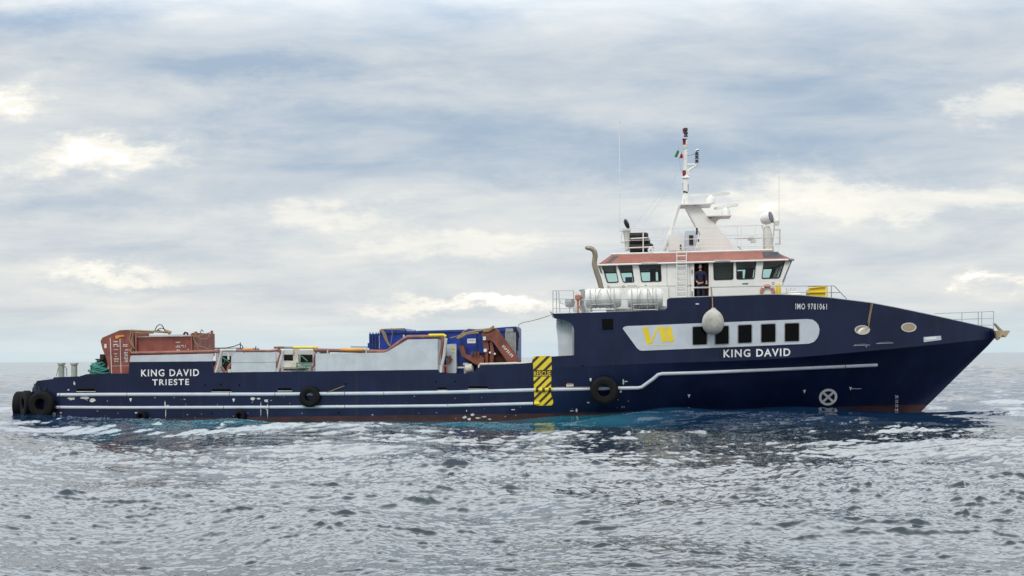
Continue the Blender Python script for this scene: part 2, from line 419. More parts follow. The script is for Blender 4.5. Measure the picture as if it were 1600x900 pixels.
deckstrip([X0+.05, X0+.3, X0+.6, X0+1.1]+list(np.linspace(2, XA+1, 12)), lambda x: 1.42, .02).build('main_deck', 'deck', ship)
wl = MB(); c_ = P(1353, 523, -1.2); wl.lathe([(.2, -.5), (.35, -.5), (.35, -.3), (.22, -.25), (.22, .25), (.35, .3), (.35, .5), (.2, .5)], Matrix.Translation(c_) @ Matrix.Rotation(R(90), 4, 'X'), 18); wl.box((c_.x-.5, c_.y-.6, c_.z-1.2), (c_.x+.5, c_.y+.6, c_.z-.2)); wl.build('windlass', 'white', ship)
# transom: the mirrored plating joined across the stern
za = P(52, 600, -B).z
MB().box((X0+.02, -3.75, zK(X0)-.05), (X0+.09, 3.75, za)).build('transom_plate', 'hull', ship)
XO = P(862, 490, -B).x; XSTEP = P(1042, 484, -B).x
zo = P(950, 489, -B).z
deckstrip(list(np.linspace(XO+.1, XSTEP+6, 10)), lambda x: zo-.06, .08, .12).build('boat_deck', 'midgrey', ship)
zf0 = P(1215, 461, -B).z
xs_f = list(np.linspace(XSTEP+5, XT.x-.6, 50))
deckstrip(xs_f, lambda x: min(zo+.9, np.interp(x, [XSTEP+5, P(1285, 466, -4).x, P(1292, 466, -4).x, XT.x], [zo+.4, zo+.2, zo-1.45, XT.z+.1])), .12).build('foredeck', 'deck', ship)
# superstructure aft bulkhead, with grey side recess
ztop = zo-.18
MB().box((XA+.02, -B+.1, 1.42), (XA+.1, B-.1, ztop)).build('aft_bulkhead', 'white', ship)
rc = MB(); Yr = -B+.55
rc.plate([[(869.5, 499), (883, 500.5), (899, 506), (899, 557), (872.5, 557), (871.5, 530), (869, 510)]], lambda u, v: P(u, v, Yr), lambda u, v: P(u, v, Yr)+Vector((0, .12, 0)), 6)
rc.mirror().build('recess_panels', 'grey', ship)
fl = MB(); fl.flat([(893.5, 507), (898, 512), (898, 555.5), (894.5, 555.5)], -B+.08, .45); fl.flat([(870, 501), (875, 500.5), (877, 504), (871, 506)], -B+.2, .3)
fl.build('recess_flange', 'midgrey', ship)
# thin wing tip plate
MB().onhull([(858.5, 486), (862, 488), (866, 497), (863.5, 496.5)], .02, -.1).build('wing_tip', 'midgrey', ship)

# ---- windows along the grey band
band = [(973, 513.5), (974.5, 511), (979, 509.5), (1120, 504), (1262, 498.5)]+[(1270, 499.5), (1275, 503), (1279, 508.5), (1280.5, 515), (1279.5, 522), (1277, 528.5), (1272, 534), (1264, 537)]+[(1130, 542.8), (1003, 548), (999, 547), (995, 543.5)]
wins = [rect(1082, 510, 1105, 539), rect(1117, 509, 1139, 538), rect(1153, 507.3, 1175, 536.3), rect(1189, 506, 1212, 535), rect(1226, 504.7, 1249, 533.7)]
wins = [[(a[0][0], a[0][1]+.4), (a[1][0], a[1][1]-.4), (a[2][0], a[2][1]-.4), (a[3][0], a[3][1]+.4)] for a in wins]
MB().onhull([band]+[rrect(w, 2.4) for w in wins], .035, .006, 14).build('window_band', 'band', ship)
for w in wins:
    g = MB().onhull(rrect(grow(w, .3), 2.4), .012, .006, 30).build('cabin_window', 'darkglass', ship)
    MB().onhull([rrect(grow(w, .9), 2.8), rrect(grow(w, -.5), 2.0)], .042, .01).build('window_frame', 'midgrey', g)
w = [(940.5, 498.5), (958, 498), (958.5, 515.5), (941, 516)]
g = MB().onhull(w, .012, .006).build('cabin_window', 'darkglass', ship)
MB().onhull([grow(w, 2), w], .03, .006).build('window_frame', 'hull', g)
# yellow emblem of slanted strokes
lg = MB()
for q in ([(1003.5, 512), (1012, 511), (1018, 534.8), (1010, 536)], [(1016.5, 534), (1026, 511), (1029.2, 511), (1019.6, 534.3)], [(1010, 536), (1018, 534.3), (1019.5, 536), (1011, 538)],
          [(1028.6, 511.5), (1037.5, 511), (1043.5, 533.8), (1034.5, 535)], [(1038.8, 511), (1048.5, 510.5), (1053.5, 533), (1045, 534.5)]):
    lg.onhull(q, .045, .03)
for i in range(16):
    x = 1005+i*3; lg.onhull([(x, 539.6-i*.1), (x+1.9, 539.5-i*.1), (x+1.9, 540.6-i*.1), (x, 540.7-i*.1)], .042, .03)
lg.build('emblem', 'yellow', ship)
def hulltext(name, s, xl, xr, yl, yr, cap, mat='mark', **k):
    uv, fs = text2d(s, xl, xr, yl, yr, cap, **k)
    return MB().sheet(uv, fs, lambda u, v: H(u, v, .02), lambda u, v: H(u, v, .004)).build(name, mat, ship, smooth=0)
hulltext('ship_name', 'KING DAVID', 1130.5, 1235, 558.6, 556.3, 12.2, bold=.022, space=1.2)
hulltext('ship_name', 'KING DAVID', 220.5, 311, 588.3, 587.6, 11, bold=.018, space=1.2)
hulltext('home_port', 'TRIESTE', 238, 295.5, 602.2, 601.5, 9.6, bold=.018, space=1.2)
hulltext('registration_number', 'IMO 9781061', 1243, 1292, 483.3, 483.7, 9.2, bold=.008, space=1.25)
for i, s in enumerate(('24', '22', '20', '18')):
    hulltext('draft_mark', s, 1398.6, 1403.6, 622.4+i*7, 622.2+i*7, 4.6, bold=.01)
# grey bulwark strip and raised grey bulwarks
gb = MB()
gb.onhull([(204, 555.5), (334, 552.5), (331.2, 564.6), (202.5, 565.6)], 0, -.07)
gb.build('bulwark_strip', 'grey', ship)
for q in ([(362, 559), (366, 552.3), (431, 551), (431, 581.2), (361, 582.2)],
          [(493, 552.5), (600, 551), (606, 549), (637, 530.5), (684, 529.5), (684, 578), (493, 580.6)]):
    MB().onhull(q, -.005, -.09, 40).build('raised_bulwark', 'grey', ship)
MB().onhull([(684.5, 529.5), (689, 531), (688, 582), (684.5, 578)], -.01, -.12).build('bulwark_end_plate', 'midgrey', ship)
MB().onhull([(362, 566.2), (431, 565.6), (431, 566.2), (362, 566.8)], .002, -.004).build('bulwark_seam', 'midgrey', ship)
# brown pipes running along the bulwark tops
pp = MB(); Y = -B+.1; q = lambda pts, r: pp.tube([P(a, b, Y) for a, b in pts], r, 8)
q([(205, 551.8), (336, 549), (344, 551), (343, 562), (336, 575), (336, 583)], .075)
q([(330, 549), (342, 547.5), (420, 548.5), (434, 547.5)], .06)
q([(434, 546), (440, 551), (437, 560), (433, 571), (436, 576), (436, 581)], .09)
q([(346, 573), (351, 581)], .06); q([(361, 568), (357, 574), (356, 582)], .07)
q([(428, 543), (443, 543)], .05)
q([(490, 545), (494, 549), (491, 560), (491, 571), (487, 575), (487, 581)], .05)
q([(491, 547), (600, 549.5), (607, 548), (612, 543.5), (630, 530.5), (637, 526.5), (688, 525.5)], .085)
q([(684, 526), (692, 529), (688, 552), (686, 568), (692, 573), (692, 582)], .1)
q([(690, 569), (698, 573), (699, 583)], .05)
for i in range(14):
    x = 500+i*8
    if i % 4 == 0: q([(x, 545.5), (x, 551)], .05)
pp.build('bulwark_pipes', 'pipe', ship)
wp = MB(); q = lambda pts, r: wp.tube([P(a, b, -B+.05) for a, b in pts], r, 8)
q([(346.5, 548), (340.5, 571), (337, 582)], .07); q([(344, 547.5), (369, 547)], .07); q([(357, 550), (357, 562)], .05)
q([(442.5, 548), (436.5, 571), (434, 581)], .07); q([(359, 577), (359, 582)], .09)
q([(697, 528), (694, 555), (690, 572), (689, 582)], .075); q([(512, 547), (512, 552.5)], .04); q([(572.5, 544), (572.5, 552)], .04); q([(631, 523), (631, 528)], .04)
wp.build('bulwark_posts', 'offwhite', ship)
yp = MB(); yp.tube([P(456, 543, -B+.3), P(496, 543, -B+.3)], .06, 8); yp.tube([P(670, 524, -B+.02), P(693, 523.6, -B+.02), P(696.5, 526, -B+.02)], .07, 8)
yp.build('yellow_pipes', 'yellow', ship)
op = MB(); op.tube([P(533, 546.4, -B), P(568, 546.6, -B)], .08, 8); op.tube([P(380, 546, -B+.4), P(395, 545.5, -B+.4)], .07, 8); op.build('orange_pipes', 'orange', ship)
dp = MB(); dp.tube([P(434, 543, -B+.2), P(457, 543, -B+.2)], .055, 8); dp.tube([P(336, 544, -B+.9), P(362, 544, -B+.9), P(405, 545, -B+.9)], .045, 8); dp.build('dark_pipes', 'midgrey', ship)
tubes([[(334, 545), (352, 544), (366, 541), (375, 537.5), (379, 541), (381, 551)], [(375.5, 535), (375.5, 548)], [(548, 542), (575, 542.3)], [(399, 546), (400, 541)]], .022, -B+.6).build('cable_loops', 'black', ship)
# machinery house seen through the gaps
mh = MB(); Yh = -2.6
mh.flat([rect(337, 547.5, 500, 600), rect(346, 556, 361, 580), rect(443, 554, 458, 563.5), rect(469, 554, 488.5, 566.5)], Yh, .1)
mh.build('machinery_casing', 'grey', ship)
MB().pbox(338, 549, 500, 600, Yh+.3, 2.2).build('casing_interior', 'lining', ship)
mg = MB()
mg.pbox(443, 546.8, 458, 552.5, -3.3, .3); mg.pbox(458, 545, 466, 572, -3.2, .25); mg.pbox(466, 547, 489, 553.5, -3.3, .3)
mg.flat([(443, 566), (452, 564), (462, 567), (470, 574), (489, 575), (489, 579), (443, 579)], -3.6, .6)
mg.pbox(440, 573, 478, 576.5, -3.9, .5); mg.build('deck_machinery', 'offwhite', ship)
gr = tubes([[(463, 568.5), (487, 567)], [(463, 572), (487, 571)], [(466, 575), (484, 575)], [(464, 566), (464, 581)], [(478, 571), (479, 581)]], .028, -4.2)
gr.build('green_rail', 'green', ship)
bl = tubes([[(345, 556), (352, 563), (348, 570)], [(350, 560), (358, 566)], [(471, 556), (480, 564)]], .03, -3.4); bl.build('hanging_hose', 'green', ship)

# ---- rubbing bars
b1 = MB(); b1.tube([H(x, y, .0) for x, y in [(90, 617), (150, 616.6), (220, 616.4), (420, 616), (600, 614.6), (700, 613), (833, 609.4), (920, 607.3), (997, 606), (1003, 604.6), (1022, 591), (1028, 585.6), (1034, 584), (1100, 582)]+[(x, 582-(x-1100)*.0437) for x in range(1115, 1373, 15)]], .085, 10)
b1.build('rubbing_bar', 'band', ship)
b2 = MB(); b2.tube([H(x, y, .0) for x, y in [(88, 636.5), (200, 637), (420, 636.3), (600, 635), (700, 634), (833, 630.5)]], .075, 10)
b2.build('rubbing_bar', 'band', ship)
# rusty clamps over the bars
cl = MB()
for x in (94, 199, 359, 430, 539, 600, 960, 1320):
    y = float(np.interp(x, [90, 420, 600, 833, 997, 1034, 1372], [617, 616, 614.6, 609.4, 606, 584, 570]))
    cl.tube([H(x-.5, y, .0), H(x+.5, y, .0)], .093, 10)
for x in (94, 350, 421, 539, 700): cl.tube([H(x-.5, float(np.interp(x, [88, 200, 420, 600, 833], [636.5, 637, 636.3, 635, 630.5])), 0), H(x+.5, float(np.interp(x, [88, 200, 420, 600, 833], [636.5, 637, 636.3, 635, 630.5])), 0)], .083, 10)
cl.build('bar_clamps', 'pipe', ship)
# ---- rescue zone
rz = (832.5, 556.5, 861.5, 634)
sk = lambda p: (p[0]+(p[1]-556)*.036, p[1]-(p[0]-832)*.02)
ys = MB(); ys.onhull([sk(p) for p in rrect(rect(*rz), 3, 3)], .02, .005, 10); 
for yb in (609.2,): ys.tube([H(834.3, yb, .012), H(863.8, yb-.8, .012)], .088, 10)
ys.tube([H(834.6, 630.4, .012), H(843, 630.2, .012)], .075, 10)
ys.build('rescue_zone_panel', 'yellow', ship)
st = MB()
def stripes(box, y0, pitch, wdt, slope):
    for i in range(-3, 12):
        a = y0+i*pitch; q = [(825, a), (870, a-45*slope), (870, a-45*slope+wdt), (825, a+wdt)]
        c = clip(q, box)
        if len(c) > 2: st.onhull([sk(p) for p in c], .028, .018, 10)
stripes((832.5, 557, 861.5, 578.5), 569, 15.2, 5.4, .93)
stripes((832.5, 589, 861.5, 633.5), 603, 12.4, 4.4, .93)
st.onhull([sk(p) for p in rect(832.5, 578.6, 861.5, 588.6)], .028, .018)
for (xa, xb, yb, br) in ((834.3, 863.8, 609.2, .102),):
    for k in range(3):
        x = xa+3+k*10; st.tube([H(x, yb-.1, .012), H(x+4, yb-.2, .012)], br, 10)
st.build('rescue_zone_stripes', 'stripe', ship)
uv, fs = text2d('RESCUE', 834.2, 860.5, 588, 587.2, 7.6, bold=.006)
MB().sheet(uv, fs, lambda u, v: H(u, v, .038), lambda u, v: H(u, v, .02)).build('rescue_lettering', 'yellow', ship, smooth=0)
# bow thruster symbol, triangles, plates, welds
sym = MB(); sym.onhull([ell(1294, 620.5, 14.5, 13, 32, -.3), ell(1294, 620.5, 10.6, 9.3, 32, -.3)], .012, .004)
for s in (1, -1):
    d = Vector((.74, .67*s)); n = Vector((-d.y, d.x))*1.8; c = Vector((1294, 620.5)); e = d*12.2
    sym.onhull([tuple(c-e+n), tuple(c+e+n), tuple(c+e-n), tuple(c-e-n)], .014+.003*s, .004)
sym.build('thruster_symbol', 'mark', ship)
tr = MB()
for x, y in ((1257, 612), (1329, 607.5), (1076.5, 619), (204, 625), (365, 625.5)): tr.onhull([(x-2.2, y-2.6), (x+2.2, y-2.6), (x, y+3)], .014, .004)
tr.onhull([(1331, 607), (1346, 607), (1346, 607.7), (1331, 607.9)], .012, .004)
tr.build('position_marks', 'mark', ship)
pl = MB(); pl.onhull([(1443, 526.6), (1470, 524.6), (1471, 531), (1443.5, 534.6)], .02, .004); nm = pl.build('name_plate', 'band', ship)
MB().onhull([(1446, 527.8), (1463, 526.6), (1463, 530.2), (1446, 531)], .03, .02).build('plate_sticker', 'mark', nm)
pl = MB(); pl.onhull([(885, 600), (896, 599.6), (896, 603.8), (885, 604)], .02, .004); pl.build('small_label_plate', 'offwhite', ship)
pl = MB(); pl.onhull([(886, 598.5), (893, 598.5), (895, 600.6), (886, 601)], .03, .02); pl.build('small_red_plate', 'roofred', ship)
sp = MB(); sp.onhull([(1087, 474.2), (1092, 474), (1092, 475.6), (1087, 475.8)], .02, .004); sp.build('small_placard', 'mark', ship)
fz = MB()
for x0, x1, y in ((1333, 1359, 540.5), (1369, 1396, 537.3)):
    fz.onhull([(x0, y), (x1, y-1), (x1, y-2), (x0, y-1)], .02, .004); fz.onhull([(x0+4, y-2.2), (x1-6, y-3.2), (x1-6, y-2.8), (x0+4, y-1.8)], .02, .004)
for x, y in ((1336, 538), (1353, 541), (1391, 534.5)): fz.onhull(rect(x, y, x+1.6, y+1.6), .02, .004)
fz.build('grab_rails', 'midgrey', ship)
# fairlead slots in the low bulwark
for x, y, w_ in ((134, 610, 14), (346, 610.5, 15), (445, 609, 11), (691, 608, 7), (747, 606, 15)):
    s_ = MB().onhull(rrect(rect(x-w_, y-2.6, x+w_, y+2.2), 2), .012, .004).build('fairlead_slot', 'darkglass', ship)
    MB().onhull(rect(x-w_*1.05, y+1.4, x+w_*1.05, y+2.4), .04, .004).build('fairlead_sill', 'offwhite', s_)
# scuffs (white primer showing where tyres rubbed)
random.seed(3); sf = MB()
def blot(cx, cy, rx, ry, n=9):
    return [(cx+rx*random.uniform(.45, 1)*math.cos(2*PI*i/n), cy+ry*random.uniform(.45, 1)*math.sin(2*PI*i/n)) for i in range(n)]
for cx, cy, rx, ry in ((112, 623, 8, 3.2), (133, 622, 9, 3), (144, 626, 6, 4), (116, 599, 2, 3.6), (107, 609, 2, 2), (395, 623, 5, 3), (404, 623, 4, 2), (416, 626, 5, 3.4), (407.5, 640, .7, 17), (418, 640, 1.2, 16), (258, 632, 1.3, 7), (259, 645, .7, 12), (262, 634, 3, 1.4),
                       (726, 652, 5, 3), (733, 655, 4, 3), (738, 648, 4, 2.4), (747, 653, 5, 1.6), (757, 651, 5, 1.6), (765, 655, 4, 1.4), (729, 642, .8, 2), (802, 640, 5, 1.2),
                       (923, 593, 2.4, 3.2), (974, 597, 2, 5), (978, 596, 4, 1.2), (970, 612, 2.4, 3), (919, 629, 3, 1.6), (901, 641, 2, 5), (893, 642, 5, 1), (903, 651, 2, 3), (909, 651, 2.6, 3.2), (933, 651, 3, 2), (939, 649, 2.4, 1.2), (972, 636, .8, 2.6), (975, 636, .8, 2.4), (927, 654, 1.6, 1),
                       (1095, 566, 6, .7), (84, 647, 3, 4), (95, 645, 1.6, 1.6), (213, 645, 3, 1.4)):
    sf.onhull(blot(cx, cy, rx, ry), .009, .002)
for _ in range(60):
    cx = random.uniform(90, 1000); cy = random.uniform(618, 654); sf.onhull(blot(cx, cy, random.uniform(.4, 1.8), random.uniform(.3, 1.0), 6), .009, .002)
sf.build('worn_paint', 'foam', ship)
fd = MB()
for cx, cy in ((320, 602), (345, 601), (374, 602), (540, 600), (681, 597), (711, 596), (331, 646), (529, 645), (910, 572)): fd.onhull(ell(cx, cy, 1.4, 1.4, 8), .01, .002)
fd.build('pad_eyes', 'darkglass', ship)

# ---- wheelhouse
YW = -3.0
wh = MB()
wall = [(936, 413.5), (1236, 405), (1220, 446), (1222, 470), (1222, 480), (1042, 488), (948, 490), (950, 447)]
W = [[(941, 415), (961, 414.4), (966, 440.6), (949, 441.3)], [(966, 414.3), (987, 413.8), (990.5, 440.2), (974, 440.8)], [(999, 413), (1031.5, 412.2), (1033, 439), (1003, 440)],
     [(1115, 410), (1145, 409.2), (1145, 436), (1116, 437)], [(1151, 409.2), (1181, 408.3), (1178, 435), (1151.5, 436)], [(1194, 408.3), (1226.5, 407.4), (1217.5, 434), (1190.5, 434.8)]]
DOOR = [(1084.5, 411), (1107.5, 410.4), (1107.5, 463), (1084.5, 464)]
hl = [rrect(w, 2.2) for w in W]+[rrect(DOOR, 2)]
hl2 = [rrect(w, 2.2) for w in W]
def wallmb(ho, y0, d):
    return MB().plate([wall]+ho, lambda u, v: P(u, v, YW)+Vector((0, y0, 0)), lambda u, v: P(u, v, YW)+Vector((0, y0+d, 0)))
near = wallmb(hl, 0, .08); far = wallmb(hl2, 0, .08); far.v = [Vector((v.x, -v.y, v.z)) for v in far.v]
near.add(far.v, far.f)
# front + aft walls with windows
def endwall(top, mid, bot, sgn, off, d, mb):
    a, b, c = [P(*p, YW) for p in (top, mid, bot)]
    def fm(o):
        def f(u, v):
            p = a.lerp(b, v) if v <= 1 else b.lerp(c, v-1)
            return Vector((p.x-sgn*o, u, p.z))
        return f
    hw = -YW-.085; ho = []
    n = 3; w_ = 2*hw/n
    for i in range(n): ho.append(rrect([(-hw+w_*i+.12, .08), (-hw+w_*(i+1)-.12, .08), (-hw+w_*(i+1)-.12, .84), (-hw+w_*i+.12, .84)], .08))
    mb.plate([[(-hw, 0), (hw, 0), (hw, 1), (hw, 2), (-hw, 2), (-hw, 1)]]+ho, fm(off), fm(off+d), 1.0, 1)
    return [(fm(off+.04), fm(off+.05), h) for h in ho]
gl = endwall((1236, 405), (1220, 446), (1222, 478), 1, .0, .08, near)+endwall((936, 413.5), (950, 447), (948, 490), -1, .0, .08, near)
whouse = near.build('wheelhouse', 'white', ship, smooth=20)
lin = wallmb(hl, .082, .02); l2 = wallmb(hl2, .082, .02); lin.add([Vector((v.x, -v.y, v.z)) for v in l2.v], l2.f)
endwall((1236, 405), (1220, 446), (1222, 478), 1, .082, .02, lin); endwall((936, 413.5), (950, 447), (948, 490), -1, .082, .02, lin)
lin.build('inner_lining', 'lining', whouse)
for w in W:
    for s in (1, -1):
        g = MB().plate([rrect(w, 2.2)], lambda u, v: P(u, v, YW)+Vector((0, .04, 0)), lambda u, v: P(u, v, YW)+Vector((0, .05, 0)))
        f_ = MB().plate([rrect(grow(w, 1.0), 3), rrect(grow(w, -.7), 2)], lambda u, v: P(u, v, YW)+Vector((0, -.02, 0)), lambda u, v: P(u, v, YW)+Vector((0, .03, 0)))
        if s < 0:
            g.v = [Vector((v.x, -v.y, v.z)) for v in g.v]; f_.v = [Vector((v.x, -v.y, v.z)) for v in f_.v]
        go = g.build('bridge_window', 'glass', ship); f_.build('window_frame', 'black', go)
for fa, fb, h in gl:
    MB().plate([h], fa, fb).build('bridge_window', 'glass', ship)
# interior: floor, console, partitions, chair silhouettes
it = MB()
zfl = P(1090, 478, YW).z; x0 = P(951, 447, YW).x; x1 = P(1218, 447, YW).x
it.box((x0, -2.9, zfl-.06), (x1, 2.9, zfl)); 
zc = P(1090, 440, YW).z
it.box((P(1183, 440, YW).x, -2.8, zfl), (x1-.1, 2.8, zc-.05))
a = P(1037, 440, YW).x; b = P(1080, 440, YW).x; it.box((a, -2.88, zfl), (b, 2.4, zfl+2.0))
a = P(1109, 440, YW).x; b = P(1148, 440, YW).x; it.box((a, -2.85, zfl), (b, -1.8, zfl+1.9))
it.box((P(1083, 440, YW).x, -2.1, zfl), (P(1109, 440, YW).x, -2.0, zfl+1.9))
it.box((P(1152, 440, YW).x, -2.2, zfl), (P(1163, 440, YW).x, -1.5, zc+.5))
it.box((P(1017, 440, YW).x, -1.0, zfl), (P(1026, 440, YW).x, .2, zfl+1.9))
it.build('bridge_interior', 'lining', whouse)
ck = MB(); ck.box((P(1157, 440, YW).x, -2.8, zc-.15), (P(1163, 440, YW).x, -2.6, zc+.12)); ck.box((P(1171, 440, YW).x, -2.8, zc-.15), (P(1177, 440, YW).x, -2.6, zc+.14)); ck.box((P(977, 440, YW).x, -2.6, zc-.3), (P(988, 440, YW).x, -1.9, zc+.3))
ck.build('console_items_', 'blue2', whouse)
cu = MB(); cu.pbox(1101, 413, 1108, 466, -2.5, .05); cu.build('red_curtain', 'redroom', whouse)
dr = MB(); dr.plate([rrect(grow(DOOR, 2), 3), rrect(DOOR, 2)], lambda u, v: P(u, v, YW-.03), lambda u, v: P(u, v, YW-.03)+Vector((0, .06, 0))); df = dr.build('door_frame', 'white', ship)
hg = MB()
for y in (424, 458): hg.pbox(1080.6, y-3, 1082.4, y+3, YW-.08, .06)
hg.build('hinges', 'midgrey', df)
# roof: sloping red visor around, flat top
Yb, Yt = -3.15, -2.55
bl_, br_ = P(934, 413.5, Yb), P(1238.5, 405, Yb); tl, tr_ = P(955.5, 398, Yt), P(1206, 391.5, Yt)
def loopz(x0, z0, x1, z1, hw): return [(x0, -hw, z0), (x1, -hw, z1), (x1, hw, z1), (x0, hw, z0)]
rf = MB(); A = loopz(bl_.x, bl_.z, br_.x, br_.z, -Yb); C = loopz(tl.x, tl.z, tr_.x, tr_.z, -Yt)
rf.add(A+C, [(0, 1, 5, 4), (1, 2, 6, 5), (2, 3, 7, 6), (3, 0, 4, 7), (3, 2, 1, 0), (4, 5, 6, 7)])
roof = rf.build('roof', 'roofred', ship, smooth=0)
rt = MB(); rt.tube([Vector(p)+Vector((0, 0, .03)) for p in C], .05, 6, True); rt.tube([Vector(p)-Vector((0, 0, .02)) for p in A], .045, 6, True)
rt.build('roof_trim', 'white', roof)
def onroof(q, o):
    def f(u, v):
        Y = Yb
        for _ in range(10):
            p = P(u, v, Y); zb = np.interp(p.x, [bl_.x, br_.x], [bl_.z, br_.z]); zt = np.interp(p.x, [tl.x, tr_.x], [tl.z, tr_.z])
            Y = Yb+(Yt-Yb)*(p.z-zb)/(zt-zb)-o
        return P(u, v, Y)
    return f
for q in ([(947, 410.5), (958, 400.5), (966, 400.3), (954.5, 410)], [(1193, 402.5), (1190.5, 393.8), (1215, 393.2), (1225, 402)]):
    MB().plate([q], onroof(q, .02), lambda u, v: onroof(q, .02)(u, v)+Vector((0, .04, 0))).build('roof_window', 'skyglass', roof)
lp = MB(); lp.pbox(1002, 409, 1027, 412.2, -3.3, .25); lp.pbox(1117, 405.5, 1141, 408.6, -3.3, .25); lp.build('strip_lights', 'offwhite', ship)
ew = MB(); ew.tube([P(1237, 407, -2.8), P(1223, 441, -2.8)], .035, 6); ew.tube([P(1232, 405, -3.4), P(1241, 406, -3.4)], .06, 6); ew.tube([P(1228, 432, -3.1), P(1222, 447, -3.1)], .02, 6); ew.build('wiper_bar', 'midgrey', ship)
# little placards on the wall
pk = MB()
for x, y in ((950, 448), (974, 447.6), (1009, 447), (1208, 442.5)): pk.plate([rect(x-1.8, y-1.8, x+1.8, y+1.8), rect(x-1.0, y-1.0, x+1.0, y+1.0)], lambda u, v: P(u, v, YW-.015), lambda u, v: P(u, v, YW-.002))
for i in range(7): pk.pbox(980+i*2.2, 445.8, 981.4+i*2.2, 446.9, YW-.012, .01)
pk.build('wall_marks', 'midgrey', ship)
MB().pbox(1160, 442, 1169, 444.2, YW-.02, .018).build('green_placard', 'green', ship)
# wall panel seams
sm = MB()
for x in (1042, 1078): sm.pbox(x, 412, x+.5, 462, YW-.008, .006)
sm.pbox(950, 447.2, 1082, 447.6, YW-.008, .006); sm.pbox(1110, 447, 1220, 447.4, YW-.008, .006)
sm.build('wall_seams', 'offwhite', ship)
# ladder
ld = tubes([[(1057.5, 392), (1057.5, 408), (1057.5, 466)], [(1072.5, 391), (1072.5, 407), (1072.5, 466)]]+[[(1057.5, y), (1072.5, y-.3)] for y in range(400, 466, 8)], .026, YW-.14)
ld.build('ladder', 'white', ship)
# lower casing and deck fittings on the boat deck
bd = MB(); bd.pbox(1000, 478, 1041, 484, YW-.9, .8); bd.pbox(947, 481, 1036, 486.5, YW-.5, .3); bd.build('deck_coaming', 'band', ship)
MB().pbox(1000, 447.5, 1044, 484, YW-.12, .1).build('casing_panel', 'white', ship)
MB().pbox(1045, 448, 1222, 478, YW-.2, .12).v and None
# bulwark-top rail in front of the wheelhouse
rl = tubes([[(1085, 449.5), (1107, 449)], [(1110, 448.6), (1220, 446.8), (1300, 446.5)], [(1111, 449), (1112, 464)], [(1222, 458), (1262, 456)]], .022, -B+.15)
rl.build('side_rail', 'steel', ship)
rl = tubes([[(1084, 449.6), (1108, 449.2)]], .04, YW-.06); rl.build('door_bar', 'white', ship)
fr = tubes([[(1262, 448), (1300, 446), (1304, 447), (1323, 467)], [(1295, 457), (1312, 457)], [(1299, 446), (1299, 466)]], .025, -B+.6); fr.build('forward_rail', 'steel', ship)
vv = tubes([[(1229+i*3.2, 450+2*(i % 2)), (1229+i*3.2, 462)] for i in range(5)], .03, -3); vv.build('deck_vents', 'offwhite', ship)
MB().lathe([(.01, .16), (.25, .13), (.36, .0), (.36, -.3)], Matrix.Translation(P(1240, 460.5, -3))).build('deck_dome', 'white', ship)
# aft boat-deck rails and gear
ra = tubes([[(864, 454), (896, 454)], [(864, 467), (896, 467)], [(864, 482), (896, 482)], [(864, 454), (864, 490)], [(869.5, 454), (869.5, 489)], [(873, 455), (875, 489)], [(896, 454), (896, 487)],
            [(908, 468.8), (972, 467.5), (1036, 467)], [(922, 452), (922, 488)], [(938, 452), (930, 474)], [(948, 452), (955, 474)], [(959.5, 452), (959.5, 488)], [(987, 452), (987, 486)], [(1002, 452), (996, 474)], [(1011.5, 451), (1011.5, 484)], [(1013, 452), (1020, 472)], [(1025, 452), (1025, 486)], [(876, 470), (876, 474), (886, 475.5)], [(890, 478), (890, 489)]], .018, -B+.1)
ra.build('boat_deck_rail', 'steel', ship)
gg = MB()
gg.tube([P(903, 460, -3.6), P(903, 489, -3.6)], .05, 8); gg.tube([P(899, 464, -3.6), P(907, 464, -3.6)], .03, 8); gg.lathe([(.02, -.15), (.14, -.1), (.14, .1), (.02, .15)], Matrix.Translation(P(903, 465, -3.6)))
gg.build('red_hydrant', 'lifering', ship)
vt = MB(); vt.lathe([(.05, -.2), (.2, -.15), (.24, .05), (.2, .2), (.05, .25)], Matrix.Translation(P(890.5, 474, -3.4))); vt.tube([P(884, 477, -3.4), P(896, 477, -3.4)], .04); vt.tube([P(910, 452, -3.4), P(911, 462, -3.4), P(909, 475, -3.4), P(913, 488, -3.4)], .1, 8); vt.tube([P(905, 453, -3.4), P(915, 455, -3.4)], .06, 8)
vt.tube([P(905, 478, -3.6), P(912, 489, -3.6)], .05)
vt.build('capstan_gear', 'steel', ship)
vw = MB(); vw.pbox(897, 456, 901, 488, -2.8, .3); vw.pbox(905, 466, 920, 488, -2.7, .5); vw.build('vent_trunk', 'white', ship)
# exhaust pipe
ex = MB(); ex.tube([P(x, y, -3.2) for x, y in ((914.5, 386.3), (917, 387.3), (922, 388), (926, 389.5), (929, 393), (930, 400), (929, 407), (928.5, 413), (932, 425), (936, 437), (940, 452), (941, 470))], [.05, .1, .11, .12]+[.125]*8, 14)
ex.build('exhaust_pipe', 'tan', ship)

# ---- roof gear
YR = -2.5
rr_ = tubes([[(968, 360), (1218, 351)], [(968, 376), (1218, 370.5)], [(968, 388), (1218, 384)]]+[[(x, y), (x, 394)] for x, y in ((972, 360), (1005, 359), (1035, 357.6), (1060, 356.5), (1090, 355), (1120, 354.5), (1152, 353.5), (1180, 352.5), (1192, 352), (1216, 351))], .016, YR)
rr_.build('roof_rail', 'white', ship)
r2 = tubes([[(968, 357), (1212, 350.5)], [(985, 371), (1212, 366)]]+[[(x, 356), (x, 391)] for x in (1000, 1052, 1102, 1158, 1205)], .014, 2.5); r2.build('roof_rail', 'white', ship)
tubes([[(1005, 361.5), (1005, 395)], [(985, 373), (1012, 371.5)], [(983, 387.3), (1022, 385.6)]], .032, YR-.05).build('roof_rail_post', 'white', ship)
def flood(x, y, h, aim, name_stand='searchlight'):   # lamp on a tripod-like stand
    pass
